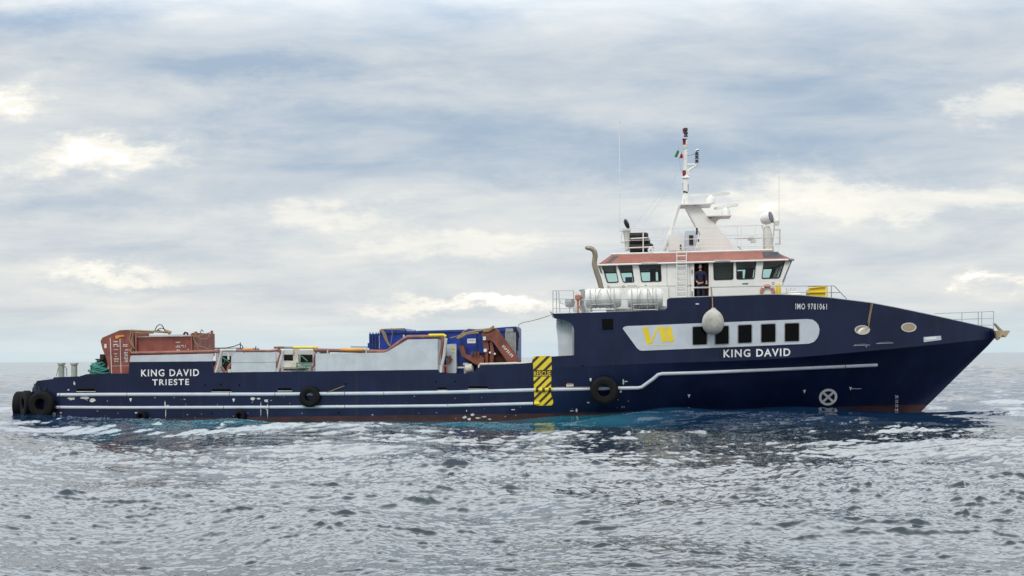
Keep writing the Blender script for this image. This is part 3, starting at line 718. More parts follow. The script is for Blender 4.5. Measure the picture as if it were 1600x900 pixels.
s1 = MB(); s1.tube([P(980, 392, -2.3), P(980, 372, -2.3), P(979, 358, -2.3)], [.1, .14, .2], 8); s1.tube([P(970, 361, -2.3), P(984, 360, -2.3)], .03); s1.tube([P(970, 379, -2.3), P(984, 378.5, -2.3)], .03); s1.tube([P(971.5, 361, -2.3), P(971.5, 379, -2.3)], .02)
s1.build('lamp_stand', 'offwhite', ship)
Lm = Matrix.Translation(P(978.5, 350, -2.3)) @ Matrix.Rotation(R(68), 4, 'Y') @ Matrix.Rotation(R(-8), 4, 'X')
s = MB().lathe([(.03, -.08), (.17, -.06), (.24, .0), (.25, .03)], Lm).build('searchlight', 'black', ship)
MB().lathe([(.24, .031), (.23, .08), (.12, .12), (.02, .13)], Lm).build('lamp_lens', 'lens', s)
s2 = MB(); s2.tube([P(1201, 392, -2.3), P(1199, 365, -2.3), P(1198, 354, -2.3)], [.26, .22, .14], 10); s2.tube([P(1193, 391, -2.3), P(1195, 360, -2.3)], .03)
s2.tube([P(1206, 391, -2.3), P(1210, 352, -2.3)], .03); s2.tube([P(1211, 359, -2.3), P(1220, 359, -2.3)], .03); s2.tube([P(1211, 381, -2.3), P(1220, 381, -2.3)], .03); s2.tube([P(1218.5, 359, -2.3), P(1218.5, 381, -2.3)], .03); s2.tube([P(1190, 352, -2.3), P(1192, 358, -2.3), P(1197, 362, -2.3)], .03)
s2.build('lamp_stand', 'offwhite', ship)
Lm = Matrix.Translation(P(1198, 341, -2.3)) @ Matrix.Rotation(R(78), 4, 'Y') @ Matrix.Rotation(R(28), 4, 'X')
s = MB().lathe([(.06, -.3), (.2, -.26), (.29, -.1), (.29, .22)], Lm).build('searchlight', 'white', ship)
MB().lathe([(.27, .221), (.25, .24), (.02, .245)], Lm).build('lamp_lens', 'lens', s)
MB().lathe([(.05, -.16), (.13, -.1), (.16, .05), (.1, .16), (.02, .19)], Matrix.Translation(P(1213, 347, -2.3))).build('satellite_dome', 'white', ship)
# black covered stack
bk = MB()
for x0_, y0_, x1_, y1_ in ((983, 363, 1013, 373.5), (983.5, 372, 1016, 382), (984, 380, 1021, 395)):
    a = P(x0_, y1_, -2.3); b = P(x1_, y0_, -2.3); h_ = (b.z-a.z)/2
    n = 8
    pr = rrect([(-.9, -h_), (.9, -h_), (.9, h_), (-.9, h_)], .12)
    vs = []
    for xx, k in ((a.x, .8), (a.x+.06, 1), (b.x-.1, 1), (b.x, .75)):
        vs += [(xx, -1.5+p[0]*k, (a.z+b.z)/2+p[1]*k) for p in pr]
    m_ = len(pr); fs = [(i*m_+j, i*m_+(j+1) % m_, (i+1)*m_+(j+1) % m_, (i+1)*m_+j) for i in range(3) for j in range(m_)]+[tuple(range(m_)), tuple(3*m_+j for j in range(m_))]
    bk.add(vs, fs)
bk.build('black_covered_vent', 'black', ship)
wd = MB().lathe([(.13, -.05), (.15, 0), (.13, .05)], Matrix.Translation(P(1016.8, 391.2, -2.55)) @ Matrix.Rotation(R(90), 4, 'X'), 20).build('round_lamp', 'mark', ship)
MB().lathe([(.03, .05), (.03, .07)], Matrix.Translation(P(1016.8, 391.2, -2.55)) @ Matrix.Rotation(R(90), 4, 'X'), 10).build('lamp_centre', 'black', wd)
# cabinets
cb = MB(); cb.pbox(1045, 366, 1068, 392, -1.6, 1.0); cbo = cb.build('roof_cabinet', 'white', ship)
dd = MB(); dd.pbox(1062.5, 382, 1064.5, 389, -1.63, .02); dd.build('cabinet_handle', 'black', cbo)
cb = MB(); cb.flat([(1070.5, 361), (1086, 360), (1090, 372), (1086, 392), (1070.5, 392)], -1.9, .8); cbo = cb.build('roof_cabinet', 'band', ship)
dd = MB(); dd.pbox(1077, 367.5, 1083, 382.5, -1.95, .04); dd.build('cabinet_vent', 'black', cbo)
bb = MB(); bb.pbox(1089, 373, 1092.5, 378, -2.2, .2); bb.tube([P(1088.7, 356, -2.6), P(1088.7, 367, -2.6)], .05, 6); bb.build('small_lamp_', 'lens', ship)
fldm = MB(); fldm.flat([(1168, 371), (1177, 369), (1179, 373), (1169, 375.5)], -2.3, .25); fldm.flat([(1172.5, 374), (1180.5, 373), (1182, 378), (1174, 379.5)], -2.3, .25); fldm.tube([P(1148, 373, -2.3), P(1190, 372, -2.3)], .02); fldm.tube([P(1153, 384, -2.3), P(1159, 391, -2.3)], .04)
fldm.build('floodlight', 'offwhite', ship)
# ---- mast
ms = MB(); 
ms.plate([[(1070, 320.5), (1092, 320.5), (1103, 335), (1106, 338.5), (1119, 352), (1137, 373), (1152, 392), (1087, 392), (1095, 366), (1087, 352)]], lambda u, v: P(u, v, -.55), lambda u, v: P(u, v, -.55)+Vector((0, 1.1, 0)))
mast = ms.build('mast', 'white', ship, smooth=20)
mp = MB(); mp.pbox(1060.5, 317.8, 1112, 320.2, -.9, 1.8); mp.pbox(1105, 335.5, 1143, 338, -.8, 1.6)
mp.flat([(1112, 338), (1133, 338), (1123, 342), (1119, 348), (1118, 353), (1110, 345)], -.3, .6); mp.build('mast_platform', 'white', mast)
py_ = MB(); py_.tube([P(1038, 392, -.9), P(1061, 320, -.9)], [.09, .09], 8); py_.tube([P(1038, 392, .9), P(1061, 320, .9)], .09, 8); py_.build('mast_stays', 'white', mast)
ml = MB(); ml.tube([P(1071, 319, 0), P(1071, 300, 0), P(1071.5, 216, 0)], [.18, .13, .085], 10)
ml.tube([P(1071, 257.5, 0), P(1092, 257, 0)], .05); ml.tube([P(1073, 268, 0), P(1088, 258.5, 0)], .05)
ml.tube([P(1066, 319, -.3), P(1069, 302, 0)], .05, 6)
ml.lathe([(.17, -.03), (.2, .0), (.14, .14)], Matrix.Translation(P(1071.5, 278, 0))); ml.lathe([(.1, -.1), (.14, 0), (.14, .1)], Matrix.Translation(P(1070.5, 230, 0)))
ml.tube([P(1075, 266, 0), P(1075, 274, 0)], .1, 8)
pole = ml.build('mast_pole', 'white', mast)
tl_ = MB(); tl_.lathe([(.09, -.2), (.1, -.16), (.07, -.1), (.1, -.06), (.1, .02), (.07, .06), (.1, .1), (.09, .2)], Matrix.Translation(P(1071.5, 207, 0)) @ Matrix.Scale(1.1, 4), 14); tl_.build('masthead_light', 'lens', mast)
rl_ = MB(); rl_.lathe([(.14, -.16), (.1, -.12), (.1, .1), (.14, .16)], Matrix.Translation(P(1070, 222, 0)), 14); rl_.pbox(1066.8, 266, 1071.5, 275, -.15, .3); rl_.lathe([(.06, -.1), (.06, .1)], Matrix.Translation(P(1068.5, 204, -.03)))
rl_.build('red_mast_lights', 'redlamp', mast)
sl = MB()
for y in (252, 246, 240.5): sl.lathe([(.11, -.07), (.11, -.04), (.08, -.03), (.08, .05), (.11, .07)], Matrix.Translation(P(1088.8, y, 0)), 12)
sl.tube([P(1074, 243, 0), P(1086, 240, 0)], .018); sl.tube([P(1088.8, 238, 0), P(1088.8, 234, 0)], .02); sl.tube([P(1087, 235.5, 0), P(1092, 233.5, 0)], .05)
sl.tube([P(1068, 286, 0), P(1068, 296, 0)], .04); sl.tube([P(1074.5, 288, 0), P(1074.5, 299, 0)], .04); sl.tube([P(1067.5, 299, -.1), P(1074.5, 301, -.1)], .05)
sl.build('signal_lights', 'lens', mast)
def radar(cx, cy, x0_, x1_, y0_, y1_, dep):
    pd = MB(); pd.lathe([(.22, -.2), (.22, .02), (.15, .14), (.06, .2)], Matrix.Translation(P(cx, cy, 0)), 18); po = pd.build('radar_pedestal', 'white', ship)
    a = P(x0_, y0_, -.3*dep); b = P(x1_, y1_, .3*dep); d = (b-a).normalized(); up_ = Vector((0, 0, .07)); sd = d.cross(Vector((0, 0, 1))).normalized()*.06
    vs = []
    for p, k in ((a, .6), (a+(b-a)*.1, 1), (a+(b-a)*.9, 1), (b, .6)): vs += [p-sd*k-up_*k, p+sd*k-up_*k, p+sd*k+up_*k, p-sd*k+up_*k]
    MB().add(vs, [(4*i+j, 4*i+(j+1) % 4, 4*i+4+(j+1) % 4, 4*i+4+j) for i in range(3) for j in range(4)]+[(0, 1, 2, 3), (15, 14, 13, 12)]).build('radar_scanner', 'white', po)
radar(1110.5, 311.5, 1077, 1140, 305.5, 302, 1); radar(1134, 330.5, 1116, 1153, 326, 319.5, -1)
an = tubes([[(968.4, 362), (968.3, 290), (968, 192)]], .02, -2.4); an.tube([P(968.3, 192, -2.4), P(968.3, 188, -2.4)], .03); an.build('whip_antenna', 'white', ship)
an = tubes([[(1217.5, 352), (1217, 285), (1216.8, 240)]], .013, -2.4); an.build('whip_antenna', 'white', ship)
wr = MB(); wr.tube([P(1060, 272, 0), P(1005, 352, -2.3)], .008, 4); wr.tube([P(1066, 262, 0), P(985, 360, -2.3)], .006, 4); wr.build('rigging_wire', 'steel', ship)
# bow rail
br = MB(); q = lambda pts, r=.016, Y=-.3: br.tube([P(a, b, Y) for a, b in pts], r, 6)
for Y in (-.25, .25):
    q([(1460, 490), (1553, 486.5)], Y=Y); q([(1490, 499), (1553, 497.5)], Y=Y)
    for x, y in ((1503, 503), (1528.5, 509), (1534, 510.5), (1552.5, 516)): q([(x, 488.5-(x-1500)*.035), (x, y)], Y=Y)
q([(1515, 508), (1553, 508)])
br.build('bow_rail', 'steel', ship)

# ---- stern fittings
bo = MB()
for x in (96, 116):
    c = P(x, 588, -3.5); bo.lathe([(.14, -.7), (.14, .55), (.19, .56), (.19, .64), (.05, .66)], Matrix.Translation(c), 16)
bo.tube([P(88, 588, -3.6), P(91, 575, -3.6), P(95, 569, -3.6)], .02); bo.tube([P(104, 588, -3.6), P(104, 576, -3.6), P(100, 571, -3.6)], .03)
bo.build('stern_bollards_', 'post', ship)
wn = MB(); wn.pbox(156, 553.5, 162, 566, -3.2, .6); wn.pbox(149, 560.5, 161, 563, -3.4, .8); wn.pbox(151, 563, 160, 585, -3.3, .7); wn.build('stern_winch', 'lining', ship)

# ---- crane (folded) and deck gear at the break
cr = MB(); Yc = -4.3
cr.flat([(752, 517), (756, 513.5), (764, 512.5), (772, 512), (777, 515), (790, 533), (811, 562), (812, 571), (797, 571), (779, 546), (771, 535), (766, 532), (759, 532), (753, 526)], Yc, .5)
crane = cr.build('crane', 'brown', ship)
c2 = MB(); c2.flat([(754, 526), (760, 527), (763, 536), (764, 546), (759, 551), (755, 545)], Yc+.1, .3); c2.flat([(758, 548), (762.5, 548), (762.5, 573), (758.5, 573)], Yc+.05, .2); c2.flat([(765, 532), (769, 534), (772, 548), (770, 571), (765, 571), (766, 550)], Yc+.08, .2); c2.flat([(781, 549), (787, 551), (801, 571), (795, 571)], Yc+.2, .2)
c2.build('crane_cylinders', 'brown', crane)
c3 = MB(); c3.flat([(716.5, 541), (723.5, 540), (728, 554), (735, 555), (744, 552), (752, 557), (757, 560), (755, 571), (742, 569), (733, 563), (722, 557)], Yc+.1, .5)
for x in (736, 741, 746): c3.flat([(x, 550), (x+3, 549), (x+2, 556), (x+1, 556)], Yc, .1)
c3.flat([(730, 558), (745, 550), (757, 552), (772, 545), (782, 550), (797, 566), (798, 575), (735, 575)], Yc+.6, .3)
c3.build('crane_grab', 'brown', crane)
c4 = MB()
for x, y, r_ in ((758.2, 547.4, .08), (765.6, 550.8, .045), (773.2, 552.8, .045)): c4.lathe([(r_, -.02), (r_, .03)], Matrix.Translation(P(x, y, Yc-.01)) @ Matrix.Rotation(R(90), 4, 'X'), 14)
c4.pbox(754.6, 526, 759, 531.5, Yc-.01, .02); c4.build('crane_pins_', 'mark', crane)
uvs = MB()
d = Vector((17, 19)).normalized(); n_ = Vector((-d.y, d.x)); o_ = Vector((785, 539.5))
random.seed(5)
for i in range(7):
    p = o_+d*(i*3.5)
    for k in range(3):
        a = p+d*random.uniform(0, 1.2)+n_*(k*1.5-1.5); e = d*random.uniform(1.2, 2.2)
        uvs.flat([tuple(a-n_*.5), tuple(a+e-n_*.5), tuple(a+e+n_*.5), tuple(a+n_*.5)], Yc-.012, .008)
uvs.build('crane_lettering', 'mark', crane)
ch = MB(); q = lambda pts, r=.025: ch.tube([P(a, b, Yc-.05) for a, b in pts], r, 6)
q([(714, 529), (722, 522), (735, 519), (752, 516), (765, 514), (772, 509.5)], .05); q([(718, 527), (724, 518), (732, 514), (745, 515)]); q([(703, 528), (712, 526), (718, 524)]); q([(722, 524), (735, 521), (748, 520)], .04); q([(716, 529), (722, 526), (730, 521)], .06)
q([(772, 512), (763, 517), (755, 518)], .05)
ch.build('crane_hose', 'rope', crane)
# control cabinet, bollards, white pipe rail
cc = MB(); cc.plate([rrect([(698, 538), (711, 537), (713, 541), (713, 583), (697, 583)], 2)], lambda u, v: P(u, v, -4.1), lambda u, v: P(u, v, -4.1)+Vector((0, .5, 0))); cc = cc.build('control_cabinet', 'grey', ship)
c5 = MB(); c5.pbox(706, 541.5, 710, 545.5, -4.13, .02); c5.pbox(706.5, 549, 709, 551, -4.13, .02); c5.build('control_panel', 'yellow', cc)
c5 = MB(); c5.tube([P(700, 558, -4.2), P(704, 556, -4.2), P(703, 563, -4.2), P(706, 560, -4.2), P(702, 568, -4.2)], .05, 6); c5.tube([P(699, 569, -4.2), P(701, 563, -4.2), P(699, 556, -4.2)], .05, 6); c5.build('hose_bundle', 'pipe', cc)
wb = MB()
for x, y0_ in ((709, 568), (729, 567)):
    a = P(x, 590, -3.9); b = P(x, y0_, -3.9); wb.lathe([(.12, 0), (.12, b.z-a.z-.12), (.17, b.z-a.z-.1), (.17, b.z-a.z)], Matrix.Translation(a), 14)
wb.tube([P(700, 574.5, -3.9), P(740, 574.5, -3.9)], .05); wb.lathe([(.1, -.2), (.22, -.15), (.22, .15), (.1, .2)], Matrix.Translation(P(733, 576, -4.1)) @ Matrix.Rotation(R(80), 4, 'Y'), 14)
wb.build('deck_bollards', 'offwhite', ship)
wt = MB(); wt.tube([P(x, y, -B+.08) for x, y in ((748.5, 577), (748.5, 571.5), (750.5, 569), (780, 568.3), (806, 567.5), (812, 568), (831, 566.5))], .055, 8); wt.build('bulwark_hand_pipe', 'offwhite', ship)
bw = MB(); bw.onhull([(750, 570.5), (831, 568), (831, 571), (750, 573)], -.09, -.2); bw.build('inner_coaming', 'oxide', ship)

# ================================================================== THINGS ON THE SHIP
# ---- tyres
def tyre(px, py, rpx, yaw, label, w_=.34, strop=None, surf=None, group='tyres hung along the hull as fenders'):
    c = surf if surf is not None else H(px, py, w_/2+.02)
    sc_ = F/((c-EYE).length); r = rpx/sc_
    t = thing('tyre_fender', c-Vector((0, 0, r)), label, 'tyre', group)
    M4 = Matrix.Translation(c) @ Matrix.Rotation(yaw, 4, 'Z') @ Matrix.Rotation(R(90), 4, 'X')
    ri = r*.42; h = w_/2
    pr = [(ri, -h*.55), (ri+.02, -h*.9), (r*.72, -h*1.05), (r*.9, -h*.95), (r*.98, -h*.7), (r, -h*.3), (r, h*.3), (r*.98, h*.7), (r*.9, h*.95), (r*.72, h*1.05), (ri+.02, h*.9), (ri, h*.55), (ri+.05, h*.4), (r*.8, h*.6), (r*.86, 0), (r*.8, -h*.6), (ri+.05, -h*.4)]
    MB().ring(pr, M4, 48).build('tyre', 'rubber', t)
    tr = MB()
    for s in (-1, 1):
        for k in range(36):
            a = 2*PI*k/36; a2 = a+.09
            vs = [M4 @ Vector((rr_*math.cos(aa), rr_*math.sin(aa), s*hh)) for aa in (a, a2) for rr_, hh in ((r*.985, h*.72), (r*1.012, h*.55), (r*1.015, h*.08))]
            vs2 = [v+(v-c)*-.03 for v in vs]
            tr.add(vs+vs2, [(0, 1, 4, 3), (1, 2, 5, 4), (6, 9, 10, 7), (7, 10, 11, 8), (0, 3, 9, 6), (2, 8, 11, 5)])
    tr.build('tread', 'rubber', t)
    if strop: 
        s_ = MB(); 
        for a, b in strop: s_.tube([H(*a, .04), c+Vector((0, -.02, r*.4))] if b is None else [H(*a, .05), H(*b, .05)], .02, 6)
        s_.build('strop', 'rope' if rpx < 18 else 'black', t)
    return t
tyre(66, 632, 20, R(-8), 'big black tyre on the starboard stern quarter facing the viewer', .4, [((60, 604), None), ((72, 604), None)])
s0 = P(50, 632, -B)
tyre(0, 0, 19.5, R(-52), 'black tyre wrapped round the stern corner, second from the left end', .42, surf=P(45, 631, -B+.6)+Vector((-.1, 0, 0)))
tyre(0, 0, 20, R(-82), 'black tyre seen edge-on at the far left end of the stern', .42, surf=P(31, 633, -B+1.7))
tyre(484, 620, 15.8, 0, 'black tyre hung amidships over both white rubbing bars', .3, [((484, 604), None), ((538, 603), (496, 619))])
tyre(944, 610, 22, 0, 'largest black tyre, hung forward of the yellow rescue stripes', .4, [((930, 596), (936, 600)), ((953, 596), (952, 600))])
tyre(221, 651, 8, 0, 'small tyre-shaped hull outlet half sunk at the waterline under the first ship name', .3)  # stands for a dark hull outlet, built as a tyre
tyre(375, 650, 8.5, 0, 'small tyre-shaped hull outlet at the waterline between stern name and midships tyre', .3)  # second hull outlet, likewise built with the tyre shape

# ---- round fender
c = H(1114, 503, .55); t = thing('buoy_fender', c-Vector((0, 0, .58)), 'big grimy white round fender hanging in front of the cabin windows', 'fender')
prof = [(.02, -.57), (.16, -.555), (.3, -.48), (.41, -.36), (.475, -.2), (.495, -.03), (.475, .14), (.41, .3), (.31, .43), (.2, .52), (.11, .575), (.09, .63), (.02, .64)]
MB().lathe(prof, Matrix.Translation(c) @ Matrix.Rotation(R(4), 4, 'Y'), 36).build('fender_ball', 'buoy', t, smooth=60)
a = c+Vector((0, 0, .6)); b = P(1111.5, 449, -B+.1)
MB().tube([a, H(1113, 466, .08), b], .022, 6).build('fender_rope', 'rope', t)

# ---- anchor at the stemhead
c = P(1563, 521, -.1); t = thing('anchor', P(1556, 528, 0), 'rusty tan anchor stowed on the tip of the bow', 'anchor')
a1 = MB(); a1.flat([(1553, 505), (1556, 505.5), (1566, 515.5), (1572, 520), (1570, 524), (1565, 520)], -.12, .24); a1.build('shank', 'anchor', t)
a2 = MB(); 
for Y in (-.5, .25): a2.flat([(1554.5, 516.6), (1578.5, 516.6), (1577, 519.5), (1571.5, 527), (1568.5, 526.5), (1566.5, 522.5), (1562, 530), (1559.5, 531.5), (1557, 529), (1556.5, 523)], Y, .25)
a2.build('flukes', 'anchor', t)
a3 = MB().tube([P(1562, 523, -.55), P(1564, 523, .55)], .13, 10); a3.build('crown', 'anchor', t)

# ---- red container
Yk = -4.1
t = thing('cargo_container', P(160, 584, Yk), 'red oxide steel container with a sloped end, tied down near the stern', 'container')
k1 = MB(); k1.flat([(157, 533), (160, 527.5), (187, 516), (200, 515.2), (207, 517), (207, 523), (205, 536), (203.5, 552), (202, 590), (173, 590), (166, 560), (160, 545)], Yk, 2.3); k1.build('sloped_end', 'oxide', t)
k2 = MB(); k2.pbox(206, 524, 304, 556, Yk+.15, 2.4); k2.pbox(300, 520, 308, 556, Yk+.1, 2.8); k2.build('body', 'oxide', t)
k3 = MB()
for x, w_ in ((207, 2.0), (211, 2.4), (298, 2.4), (303.5, 3)): k3.pbox(x, 518 if x > 300 else 521, x+w_, 551.5, Yk+.02, .2)
k3.pbox(206, 549, 306, 551.5, Yk, .25); k3.pbox(211, 522.5, 300, 524.5, Yk+.03, .2); k3.flat([(329, 516.5), (332, 516.5), (332, 552), (329, 552)], Yk+2.75, .12); k3.build('frame_rails', 'pipe', t)
k4 = MB(); k4.pbox(214, 525.3, 299, 526.2, Yk+.0, .03)
for q in ([(171.7, 528), (172.6, 527.7), (175, 583), (174, 583)], [(187, 529), (187.8, 529), (189.6, 583), (188.7, 583)]): k4.flat(q, Yk-.012, .01)
k4.pbox(174, 571.5, 189, 572.2, Yk-.012, .01); k4.pbox(189, 571.3, 201, 571.9, Yk-.012, .01); k4.build('white_seams', 'flagwhite', t)
random.seed(11); k5 = MB()
def scribble(x0_, y0_, x1_, y1_, Y, mb, ls=1.9, dens=.82):
    y = y0_
    while y+ls*.75 <= y1_:
        x = x0_
        while x < x1_-.8:
            w_ = random.uniform(.7, 1.5)
            if random.random() < dens: mb.pbox(x, y+random.uniform(0, .3), min(x+w_, x1_), y+ls*.8, Y, .008)
            x += w_+.25
        y += ls*1.25
for r_ in ((177.5, 533, 185, 535), (177, 537.5, 187, 542.5), (178, 545.5, 185, 548), (178, 552, 184, 555), (180, 556, 183, 559), (178, 560, 186, 562), (178.5, 563.5, 185, 565.5), (192, 538, 200, 542.5), (194, 546, 205, 549.5), (194, 550, 200, 566)): scribble(*r_, Yk-.015, k5)
for r_ in ((274.5, 534, 281, 536.5), (274.5, 539, 292.5, 544), (274.5, 546, 282, 548), (293, 545, 297, 547)): scribble(*r_, Yk+.13, k5)
k5.pbox(163, 537.5, 166.5, 544, Yk-.015, .01); k5.build('stencil_marks', 'flagwhite', t)
MB().flat([(180, 524.5), (194, 523), (194.5, 526), (187, 526.5), (184, 529), (180.5, 529)], Yk-.03, .02).build('orange_bracket', 'orange', t)
# hoses and straps lying over it
t = thing('hose_bundle', P(255, 520, -3.6), 'tangle of hoses and frayed straps lying on top of the red container', 'hoses')
hz = MB(); q = lambda pts, r=.022, Y=-3.6: hz.tube([P(a, b, Y) for a, b in pts], r, 6)
q([(241, 518), (245, 510), (249, 507), (253, 508), (256, 513), (258, 518)]); q([(244, 518), (248, 514), (252, 512.6), (256, 514), (262, 518)]); q([(240, 518), (247, 516), (254, 518), (268, 518.5)], .03)
q([(313, 520), (315, 515), (318, 518)]); q([(287, 523), (289, 519.5), (292, 520), (294, 523)], .05)
hz.build('hose', 'black', t)
hz = MB(); q = lambda pts, r=.02, Y=Yk-.02: hz.tube([P(a, b, Y) for a, b in pts], r, 6)
q([(204, 516), (225, 517.5), (240, 518), (262, 519.5)], .05, -3.9); q([(206, 519), (220, 521), (240, 520)], .04, -3.9); q([(258, 517), (264, 519), (266, 521)], .09, -3.9)
q([(301, 523), (304, 532), (309, 545), (312, 549)]); q([(305, 523), (315, 530), (324, 529), (327, 523)]); q([(303, 531), (310, 540), (325, 545), (330, 540)]); q([(300, 524), (307, 527), (313, 524), (330, 519)]); q([(205, 519), (202, 530), (207, 540), (204, 550)], .04); q([(208, 519), (206, 532), (210, 545)], .03)
hz.build('strap', 'rope', t)
# turquoise rope heap
t = thing('rope_heap', P(155, 590, -4.3), 'heap of turquoise mooring rope beside the red container', 'rope')
rh = MB(); random.seed(2)
for i in range(10):
    c = P(154+random.uniform(-3, 3), 582-i*1.5, -4.1); r_ = .42-.025*i
    rh.tube([c+Vector((r_*math.cos(a)*(1+random.uniform(-.1, .1)), r_*.8*math.sin(a), .05*math.sin(2*a+i)+random.uniform(-.02, .02))) for a in np.linspace(0, 2*PI, 18)[:-1]], .05, 6, True)
rh.build('rope_coil', 'teal', t)
MB().lathe([(.5, -.4), (.46, -.1), (.33, .15), (.1, .3)], Matrix.Translation(P(154, 582, -4.0)), 16).build('rope_net', 'green', t)

# ---- blue cargo
Yq = -3.7
t = thing('blue_cargo_container', P(600, 580, Yq), 'long blue steel container behind the folded brown crane', 'container')
q1 = MB(); q1.flat([(593, 516), (598, 514), (632, 513.2), (636, 517.2), (745, 514.5), (790, 511), (806, 510), (808, 513), (808, 590), (593, 590)], Yq, 2.4); q1.build('body', 'blue', t)
q2 = MB(); q2.pbox(594, 516, 790, 521, Yq-.08, .1); q2.pbox(600, 513, 632, 514.5, Yq-.02, .2); 
for x in (697, 720, 744): q2.pbox(x, 522, x+1.2, 575, Yq-.05, .1)
q2.build('top_rail', 'blue2', t)
q3 = MB()
for x in range(791, 806, 2): q3.pbox(x, 519, x+.9, 565, Yq-.07, .1)
q3.pbox(790, 513, 802, 518.5, Yq-.09, .1); q3.pbox(790, 518, 791, 565, Yq-.09, .1); q3.build('ribbed_end', 'steel', t)
MB().pbox(730, 529, 744, 536.5, Yq-.02, .015).build('label_plate', 'mark', t)
lb = MB(); random.seed(9); scribble(732, 531, 742, 534, Yq-.03, lb, 1.6); lb.build('label_print', 'midgrey', t)
bk_ = MB(); bk_.tube([P(x, y, Yq-.2) for x, y in ((802, 512), (807, 516), (809, 530), (808, 545), (810, 547))], .05, 6); bk_.tube([P(x, y, Yq-.2) for x, y in ((806, 512), (810, 520), (811, 528))], .03, 6); bk_.build('black_strap', 'black', t)
t = thing('small_blue_container', P(585, 560, -3.4), 'small dark blue ribbed container at the aft end of the long blue one', 'container')
q4 = MB(); q4.pbox(577, 521.5, 591.5, 560, -3.4, 2.0); q4.build('body', 'blue2', t)
q5 = MB()
for x in (577.5, 582, 587, 590.5): q5.pbox(x, 519.5, x+1.1, 545, -3.48, .1)
q5.pbox(574.5, 536, 577, 544, -3.3, .3); q5.build('corner_posts', 'blue', t)
MB().pbox(592.3, 524, 593.3, 545, -3.75, .06).build('lashing_rod', 'steel', t)
t = thing('lashing_straps', P(600, 530, -4.2), 'brown lashing straps over the aft end of the long blue container', 'straps')
ls = MB(); q = lambda pts, r=.04: ls.tube([P(a, b, -4.0) for a, b in pts], r, 6)
q([(594, 515), (598, 520), (602, 530), (608, 540)]); q([(597, 515), (602, 522), (605, 532), (609, 541)]); q([(596, 514.5), (620, 515), (632, 516)], .03); q([(612, 512), (613, 522), (610, 540)], .015); q([(644, 518), (648, 515.5), (652, 518)], .02)
ls.build('strap', 'rope', t)
# tarp
t = MB(); vs = []; nx, ny = 12, 5
for i in range(nx):
    for j in range(ny):
        p = P(804+i*2.4, 566.5+j*2+1.0*math.sin(i*1.3+j)+(.8*abs(i-5)/5), -4.5+.08*math.sin(i*2.1+j*1.7)); vs.append(p)
n0 = len(vs); vs2 = [v+Vector((0, .3, -.05)) for v in vs]
fs = [(i*ny+j, (i+1)*ny+j, (i+1)*ny+j+1, i*ny+j+1) for i in range(nx-1) for j in range(ny-1)]
t.add(vs+vs2, fs+[tuple(k+n0 for k in reversed(f)) for f in fs]+[(i*ny, (i+1)*ny, (i+1)*ny+n0, i*ny+n0) for i in range(nx-1)])
tag(t.build('tarpaulin', 'blue', base=P(815, 572, -4.5)), 'crumpled blue tarpaulin between crane foot and rescue stripes', 'tarpaulin')
# slack line from wing to cargo
t = MB().tube([P(x, y, -4.2) for x, y in ((809, 513), (811, 507), (817, 504), (830, 501.5), (845, 497.5), (860, 492.5))], .018, 6)
tag(t.build('slack_rope', 'rope', base=P(835, 500, -4.2)), 'thin rope slung from the blue container up to the boat deck wing', 'rope')
t = MB().tube([Htop(1363.5, 473.5, .03), Htop(1360, 492, .04), Htop(1357, 511, .05), Htop(1352, 516, .0)], .022, 6); t.tube([Htop(1361.5, 474, .03), Htop(1356, 505, .04)], .018, 6)
tag(t.build('mooring_line', 'rope', base=Htop(1357, 511, .05)), 'doubled mooring line running over the bulwark into the aft hawse hole', 'rope')

# ---- life rafts
def raft(x0_, x1_, label):
    Yf = -4.15; a = P(x0_, 466, Yf); b = P(x1_, 466, Yf); c = (a+b)/2; hl_ = (b.x-a.x)/2; r = .46
    t = thing('life_raft', (c.x, Yf, c.z-r-.2), label, 'life raft', 'life raft canisters on the boat deck')
    M4 = Matrix.Translation(Vector((c.x, Yf, c.z))) @ Matrix.Rotation(R(90), 4, 'Y')
    pr = [(.05, -hl_), (r*.8, -hl_+.02), (r*.93, -hl_+.1)]
    for k in range(3): h0 = -hl_+.2+k*.12; pr += [(r*.96, h0), (r, h0+.03), (r, h0+.06), (r*.96, h0+.09)]
    pr += [(r*.96, -.2), (r*1.02, -.18), (r*1.02, -.12), (r*.97, -.1), (r*.97, .1), (r*1.02, .12), (r*1.02, .18), (r*.96, .2)]
    for k in range(3): h0 = hl_-.2-.12*(2-k)-.09; pr += [(r*.96, h0), (r, h0+.03), (r, h0+.06), (r*.96, h0+.09)]
    pr += [(r*.93, hl_-.1), (r*.8, hl_-.02), (.05, hl_)]
    MB().lathe(pr, M4, 36).build('canister', 'raftshell', t, smooth=28)
    cr_ = MB()
    for dx in (-.55, .55):
        cr_.tube([Vector((c.x+dx, Yf-.42, c.z-.2)), Vector((c.x+dx, Yf-.42, c.z-r-.12)), Vector((c.x+dx, Yf+.42, c.z-r-.12)), Vector((c.x+dx, Yf+.42, c.z-.2))], .035, 6)
    for z in (-.3, -.55): cr_.tube([Vector((c.x-.55, Yf-.44, c.z+z)), Vector((c.x+.55, Yf-.44, c.z+z))], .03, 6)
    cr_.build('cradle', 'steel', t)
    st_ = MB()
    for dx in (-.35, .35): st_.ring([(r*1.0, -.015), (r*1.045, -.015), (r*1.045, .015), (r*1.0, .015)], Matrix.Translation(Vector((c.x+dx, Yf, c.z))) @ Matrix.Rotation(R(90), 4, 'Y'), 30)
    st_.build('band', 'steel', t)
raft(914, 971, 'white life raft canister nearer the exhaust pipe, aft on the boat deck')
raft(980, 1036, 'white life raft canister nearer the ladder, under the third bridge window')

